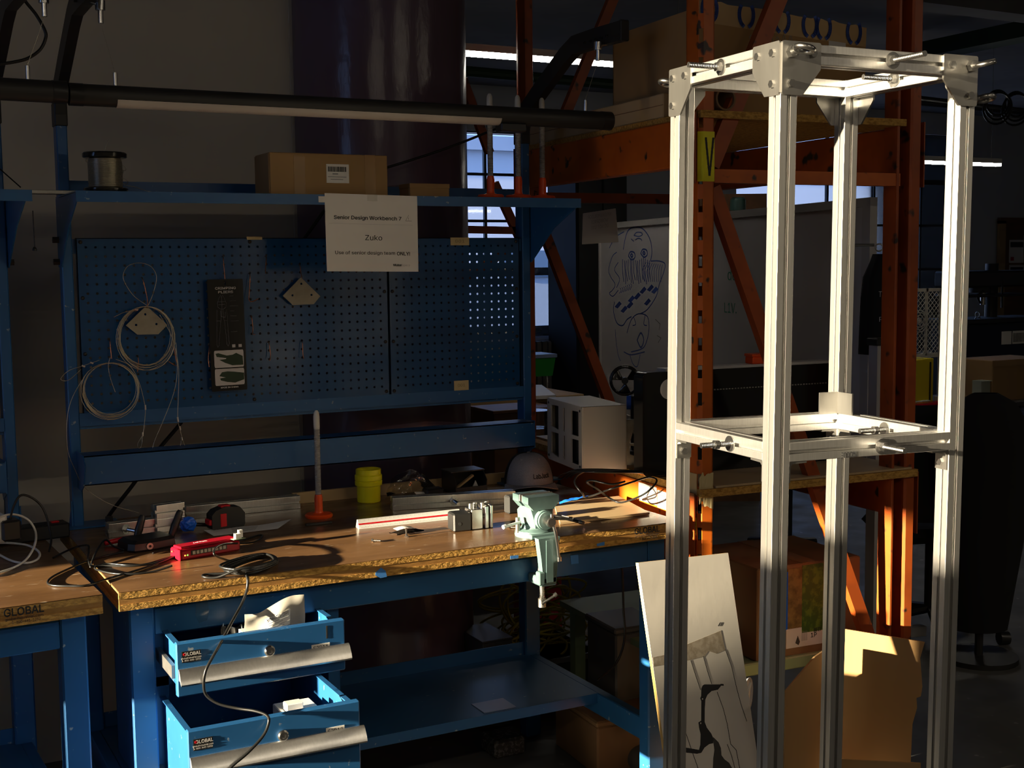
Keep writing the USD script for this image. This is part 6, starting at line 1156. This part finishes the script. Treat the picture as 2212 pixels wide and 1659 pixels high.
# drill press on a dark stand
y_ = 6.2; P_ = lambda u, v: onY(u, v, y_); t = Thing('drill_press', 'dark drill press standing on a bench at the right edge', 'drill press'); s0, s1 = P_(2093, 590), P_(2300, 590)
t.add('head', [bb(s0[0], s1[0], y_, y_+.5, P_(2093, 622)[2], P_(2093, 586)[2], .02)], 'cast_iron', label='belt cover'); a = P_(2128, 622); b = P_(2156, 695); t.add('motor', [cyl((P_(2140, 650)[0], y_+.15, P_(0, 695)[2]), (P_(2140, 650)[0], y_+.15, P_(0, 628)[2]), P_(2156, 650)[0]-P_(2140, 650)[0], 20)], 'cast_iron', 30)
t.add('quill_housing', bb(P_(2152, 0)[0], P_(2176, 0)[0], y_+.05, y_+.3, P_(0, 678)[2], P_(0, 622)[2], .02), 'cast_iron'); t.add('spindle', cyl((P_(2163, 0)[0], y_+.15, P_(0, 735)[2]), (P_(2163, 0)[0], y_+.15, P_(0, 678)[2]), .03, 14), 'steel', 30)
t.add('column', cyl((P_(2205, 0)[0], y_+.3, .9), (P_(2205, 0)[0], y_+.3, P_(0, 600)[2]), .07, 18), 'cast_iron', 30); t.add('table', bb(P_(2098, 0)[0], P_(2260, 0)[0], y_-.05, y_+.45, P_(0, 708)[2], P_(0, 700)[2], .01), 'cast_iron'); t.add('support', [bb(P_(2094, 0)[0], P_(2106, 0)[0], y_, y_+.05, .92, P_(0, 600)[2])], 'cast_iron'); t.add('depth_rod', cyl((P_(2181, 0)[0], y_, P_(0, 745)[2]), (P_(2181, 0)[0], y_, P_(0, 652)[2]), .012, 8), 'black_steel', 30)
t.add('feed_lever', [tube(spline([P_(2118, 655), P_(2112, 640), P_(2124, 628)], 4), .012, 8)], 'black_plastic', True); t.add('hanging_chain', [torus(P_(2112, 680+10*i), (1, .2*i, 0), .03, .008, 14, 6) for i in range(2)], 'steel_rough', True); t.add('base', bb(P_(2094, 0)[0], P_(2290, 0)[0], y_-.05, y_+.5, .87, .92, .01), 'cast_iron')
t.add('stand', bb(P_(2096, 0)[0], P_(2290, 0)[0], y_, y_+.45, 0, .87, .01), 'navy'); t.done()
# table at the right with boxes
y_ = 3.9; zt_ = .80; a, b = onY(1905, 880, y_)[0], onY(2330, 880, y_)[0]; zt_ = onY(2150, 872, y_)[2]; t = Thing('work_table', 'grey work table with clutter in the far room at the right', 'table'); t.add('top', bb(a, b, y_, y_+.8, zt_-.04, zt_, .005), 'bin_grey')
for x in (a+.05, b-.05):
    for yy in (y_+.05, y_+.75): t.add('leg', bb(x-.025, x+.025, yy-.025, yy+.025, 0, zt_-.04), 'black_steel')
t.done()
Q = lambda u, v, dy=0: onY(u, v, y_+.1+dy)
a, b = Q(2142, 868), Q(2262, 772); t = Thing('cardboard_box', 'closed cardboard box with white shipping labels on the far table at the right edge', 'box'); t.add('body', bb(a[0], b[0], y_+.1, y_+.5, zt_, b[2], .006), 'cardboard'); l_ = t.add('shipping_label', [bb(Q(2182, 0)[0], Q(2204, 0)[0], y_+.098, y_+.1, Q(0, 866)[2], Q(0, 823)[2])], 'paper'); t.add('shipping_label', bb(Q(2206, 0)[0], Q(2240, 0)[0], y_+.098, y_+.1, Q(0, 866)[2], Q(0, 823)[2]), 'paper'); t.add('tape', bb(a[0], b[0], y_+.0985, y_+.1, b[2]-.05, b[2]), 'tape_clear'); t.add('barcode', [bb(Q(2208+3*i, 0)[0], Q(2209+3*i, 0)[0], y_+.096, y_+.098, Q(0, 860)[2], Q(0, 830)[2]) for i in range(9)], 'ink', under=l_, kind='stuff'); t.done()
a, b = Q(1964, 826, .25), Q(2008, 773, .25); t = Thing('yellow_box', 'yellow toolbox on the far table, right of the orange rack post', 'box'); t.add('body', bb(a[0], b[0], y_+.30, y_+.55, zt_, b[2], .006), 'yellow_paint'); t.add('door', bb(a[0]+.004, b[0]-.06, y_+.295, y_+.30, zt_+.02, b[2]-.01, .002), 'yellow_paint'); t.add('latch', bb(b[0]-.05, b[0]-.04, y_+.29, y_+.30, zt_+.03, b[2]-.03), 'black_plastic'); t.done()
a, b = onY(1905, 862, y_-.03), onY(2108, 842, y_-.03); t = Thing('red_case', 'long red case lying on the near edge of the far table', 'case'); t.add('case', bb(a[0], b[0], y_+.0, y_+.12, zt_, zt_+.05, .012), 'red_case'); t.add('latch', bb(b[0]-.02, b[0]+.05, y_-.004, y_+.03, zt_, zt_+.03, .004), 'black_plastic'); t.done()
t = Thing('grey_tray', 'stack of white papers and trays on the far table behind the red case', 'paper'); 
for i, (u0, u1) in enumerate(((1968, 2035), (2085, 2123), (1990, 2060))): t.add('stack', bb(Q(u0, 0)[0], Q(u1, 0)[0], y_+.16+.05*i, y_+.3+.05*i, zt_, zt_+.035+.02*(i % 2), .003), 'paper_shade')
t.done()
a, b = Q(2123, 860), Q(2146, 822); t = Thing('small_carton', 'small pale green carton between the papers and the cardboard box', 'box'); t.add('body', bb(a[0], b[0]-.01, y_+.12, y_+.22, zt_, b[2], .003), 'carton_green'); t.add('flap', bb(a[0], b[0]-.01, y_+.10, y_+.12, b[2]-.004, b[2], .001), 'carton_green'); t.done()
# tower fan with mesh, on the far table's back
y2 = 4.9; a, b = onY(1968, 770, y2), onY(2036, 622, y2); t = Thing('mesh_guard', 'pale beige perforated fan guard standing on the far table', 'guard'); zz0 = zt_
t.add('frame_bar', [bb(a[0], b[0], y2, y2+.02, b[2]-.03, b[2]), bb(a[0], b[0], y2, y2+.02, a[2]-.02, a[2]+.02), bb(a[0], a[0]+.025, y2, y2+.02, zz0-.9, b[2]), bb(b[0]-.025, b[0], y2, y2+.02, zz0-.9, b[2]), bb((a[0]+b[0])/2-.012, (a[0]+b[0])/2+.012, y2, y2+.02, a[2], b[2])], 'beige_paint')
ms = []; n = 17
for i in range(-14, 15):
    for s_ in (1, -1):
        xm, zm = (a[0]+b[0])/2, (a[2]+b[2])/2; Lx_, Lz_ = (b[0]-a[0])/2, (b[2]-a[2])/2; off = i*.05
        L = LineString([(-3, -3*s_+off), (3, 3*s_+off)]).intersection(Polygon([(-Lx_, -Lz_), (Lx_, -Lz_), (Lx_, Lz_), (-Lx_, Lz_)]))
        if L.length > .02: (p, q) = list(L.coords); ms.append(tube([(xm+p[0], y2+.01, zm+p[1]), (xm+q[0], y2+.01, zm+q[1])], .004, 4))
t.add('mesh', ms, 'beige_paint', kind='stuff'); cc_ = onY(1986, 694, y2-.01)
t.add('grille', [torus(cc_, (0, 1, 0), r, .004, 28, 5) for r in (.03, .055, .08, .10)] + [cyl(cc_, cc_+[0, .004, 0], .02, 16)], 'beige_paint', True, label='round grille'); t.done()
# person behind the guard (only head and shoulder show) and a dark jacket
def figure():
    hp = onY(1903, 612, 5.6); t = Thing('person', 'person with dark hair and dark hooded jacket standing far behind the rack, half hidden', 'person')
    import manifold3d as m3
    gx = hp[0]-.10; gy = 5.6; H_ = hp[2]; sc = H_/1.62
    J = {'pel': (0, 0, .93, .13), 'waist': (0, 0, 1.08, .125), 'chest': (0, .0, 1.30, .145), 'neck': (0, 0, 1.47, .058), 'shl': (-.18, 0, 1.40, .075), 'shr': (.18, 0, 1.40, .075), 'ell': (-.23, -.02, 1.12, .050), 'elr': (.23, -.02, 1.12, .050), 'hl': (-.20, -.14, .92, .036), 'hr': (.20, -.14, .92, .036), 'hipl': (-.09, 0, .90, .095), 'hipr': (.09, 0, .90, .095), 'kl': (-.10, 0, .50, .062), 'kr': (.10, 0, .50, .062), 'al': (-.10, .02, .09, .042), 'ar': (.10, .02, .09, .042), 'tl': (-.10, -.12, .03, .034), 'tr': (.10, -.12, .03, .034)}
    def bone(a, b):
        o = []
        for k in (a, b): x, y, z, r = J[k]; o.append(m3.Manifold.sphere(r*sc, 20).translate((gx+x*sc, gy+y*sc, z*sc)))
        return m3.Manifold.batch_hull(o)
    M = None
    for a, b in (('pel', 'waist'), ('waist', 'chest'), ('chest', 'neck'), ('chest', 'shl'), ('chest', 'shr'), ('shl', 'ell'), ('shr', 'elr'), ('ell', 'hl'), ('elr', 'hr'), ('pel', 'hipl'), ('pel', 'hipr'), ('hipl', 'kl'), ('hipr', 'kr'), ('kl', 'al'), ('kr', 'ar'), ('al', 'tl'), ('ar', 'tr')): M = bone(a, b) if M is None else M + bone(a, b)
    M = M.refine_to_length(.05); mm = M.to_mesh(); b_ = trimesh.Trimesh(mm.vert_properties[:, :3], mm.tri_verts); trimesh.smoothing.filter_taubin(b_, iterations=10); t.add('clothed_body', b_, 'cloth_black', True, label='dark hooded jacket and trousers')
    hc = np.array([gx, gy-.01, 1.60*sc]); ic = trimesh.creation.icosphere(3, 1.0); v = ic.vertices.copy(); fr_ = np.clip(-v[:, 1], 0, 1); v[:, 0] *= .075*sc; v[:, 2] *= .115*sc; v[:, 1] *= .095*sc; v[:, 0] *= 1-.22*np.clip(-(ic.vertices[:, 2]), 0, 1)
    nose = np.exp(-((ic.vertices[:, 0]/.16)**2+((ic.vertices[:, 2]+.12)/.20)**2))*(ic.vertices[:, 1] < 0); v[:, 1] -= nose*.022*sc
    t.add('head', TM(v+hc, ic.faces), 'skin', True); hv_ = ic.vertices*np.array([.080, .100, .118])*sc; keep = (ic.vertices[:, 2] > .35) | ((ic.vertices[:, 1] > -.1) & (ic.vertices[:, 2] > -.45)); f2 = ic.faces[keep[ic.faces].all(1)]; hm = TM(hv_+hc+[0, .004, .006], f2); hm.remove_unreferenced_vertices(); t.add('hair', hm, 'hair', True)
    for s_ in (-1, 1): t.add('eye', trimesh.creation.icosphere(1, .008*sc).apply_translation(hc+np.array([s_*.028, -.086, .004])*sc), 'ink'); t.add('ear', trimesh.creation.icosphere(1, .018*sc).apply_scale([.5, 1, 1.5]).apply_translation([0, 0, 0]).apply_translation(hc+np.array([s_*.074, .0, -.005])*sc), 'skin', True)
    t.add('mouth', mv(bb(-.02*sc, .02*sc, -.003, .003, -.003, .003), hc+np.array([0, -.083, -.058])*sc), 'red_case'); t.done()
# black hooded jacket hung on the whiteboard's end
cj = atd(1897, 660, 4.95); t = Thing('hanging_jacket', 'black jacket with pale lettering hanging between the whiteboard and the rack post', 'jacket'); sd = RC[0]*[1, 1, 0]; sd /= np.linalg.norm(sd); fd = np.array([RC[2][0], RC[2][1], 0]); fd /= np.linalg.norm(fd)
prof = [(0, .20, .02), (.06, .17, .03), (.14, .11, .055), (.25, .03, .062), (.40, -.10, .066), (.48, -.19, .068)]
def jk(u, v):
    i = v*(len(prof)-1); k = min(int(i), len(prof)-2); f_ = i-k; z = prof[k][1]*(1-f_)+prof[k+1][1]*f_; r = prof[k][2]*(1-f_)+prof[k+1][2]*f_; a = u*2*PI
    return cj + sd*(r*math.cos(a)*(1+.1*math.sin(5*a))) + fd*(.05*math.sin(a)) + Zh*z
t.add('body', sheet(24, 20, jk), 'cloth_black', True); t.add('lettering', txt('TECH', .022, cj+sd*.012-fd*.058+Zh*.035, sd, Zh, 'c', .001, w=.055), 'paper_shade'); t.add('lettering', txt('R&D', .018, cj+sd*.012-fd*.062+Zh*-.06, sd, Zh, 'c', .001, w=.05), 'paper_shade'); t.add('hanger_hook', torus(cj+Zh*.225, fd, .014, .003, 18, 6), 'steel', True); t.add('hanger_rail', cyl(cj+Zh*.235-sd*.02, np.array([cj[0], cj[1], cj[2]+.235])+fd*.0-sd*.14, .006, 8), 'steel', 30); t.done()
# dark office chairs and a black bag in the far room
def chair(name, lab, u, v, dpt, rot, m='cloth_black'):
    p = atd(u, v, dpt); p[2] = 0; t = Thing(name, lab, 'chair', 'dark chairs in the far room'); Mz = rotz(rot); Mz[:3, 3] = p; t.M = Mz
    t.add('seat', bb(-.23, .23, -.22, .22, .44, .50, .03), m); t.add('backrest', sheet(12, 10, lambda a, b: (.44*(a-.5), .22+.04*math.sin(PI*a)-.06*b, .54+.46*b), .04), m, True)
    t.add('back_support', cyl((0, .23, .46), (0, .22, .62), .02, 10), 'black_steel', 30); t.add('column', cyl((0, 0, .12), (0, 0, .45), .028, 14), 'black_steel', 30)
    for k in range(5):
        a = k*2*PI/5; l = t.add('base_arm', cyl((0, 0, .12), (.29*math.cos(a), .29*math.sin(a), .075), .02, 8), 'black_plastic', 30); t.add('caster', cyl((.29*math.cos(a)-.02, .29*math.sin(a), .028), (.29*math.cos(a)+.02, .29*math.sin(a), .028), .028, 14), 'black_plastic', 30, under=l)
    t.done(); return t
chair('office_chair', 'dark office chair behind the rack shelf, only its legs and casters in view', 1700, 1100, 6.6, 20)
chair('office_chair', 'dark office chair by the far table, right of the rack post', 2015, 1090, 5.3, 160)
p = atd(2118, 1250, 5.0); p[2] = 0; t = Thing('coat_stand', 'black coat draped over a stand in front of the far table at the right', 'coat')
t.add('pole', cyl(p, p+[0, 0, 1.02], .016, 10), 'black_steel', 30); t.add('foot', cyl(p, p+[0, 0, .02], .15, 24), 'black_steel', 30)
pf = [(1.06, .05), (1.02, .12), (.92, .17), (.70, .17), (.45, .15), (.25, .12), (.12, .10)]
def ct(u, v):
    i = v*(len(pf)-1); k = min(int(i), len(pf)-2); f_ = i-k; z = pf[k][0]*(1-f_)+pf[k+1][0]*f_; r = pf[k][1]*(1-f_)+pf[k+1][1]*f_; a = u*2*PI; return p + sd*(r*math.cos(a)*(1+.10*math.sin(4*a+2*v))) + fd*(.6*r*math.sin(a)) + Zh*z
t.add('coat', sheet(30, 24, ct), 'cloth_black', True); t.done()
figure()
# teal jar and brown panels behind the whiteboard's top
c = atd(1600, 448, 8.2); t = Thing('tall_shelf', 'brown shelf unit whose top just shows above the whiteboard', 'shelf'); e2 = sd
t.add('body', prism([(-.42, 0), (.14, 0), (.14, c[2]-.02), (-.42, c[2]-.02)], c*[1, 1, 0], e2, Zh, -.3), 'brown_wood'); t.add('back_panel', prism([(-.42, c[2]-.02), (.22, c[2]-.02), (.22, c[2]+.10), (-.42, c[2]+.10)], c*[1, 1, 0]+fd*.26, e2, Zh, -.03), 'brown_wood')
t.done(); solo('teal_jar', 'teal glass jar standing on top of the shelf unit behind the whiteboard', 'jar', lathe([(0, 0), (.052, 0), (.052, .07), (.045, .082), (.040, .085), (.040, .09), (0, .09)], c*[1, 1, 0]+[0, 0, c[2]-.02]+fd*.1, 28), 'teal', 35)
# black cable loops hanging on the pipe at the right
for i, (u, v) in enumerate(((2155, 222), (2195, 225))):
    q = onZ(u, v, 2.72); solo('cable_loop', ('left' if i == 0 else 'right') + ' black cable loop tied to the pipe at the top right edge', 'cable', [torus(q+[0, 0, -.02*k], (.3, 1, .1*k), .09+.012*k, .008, 26, 6, 1.0) for k in range(3)] , 'rubber', True)
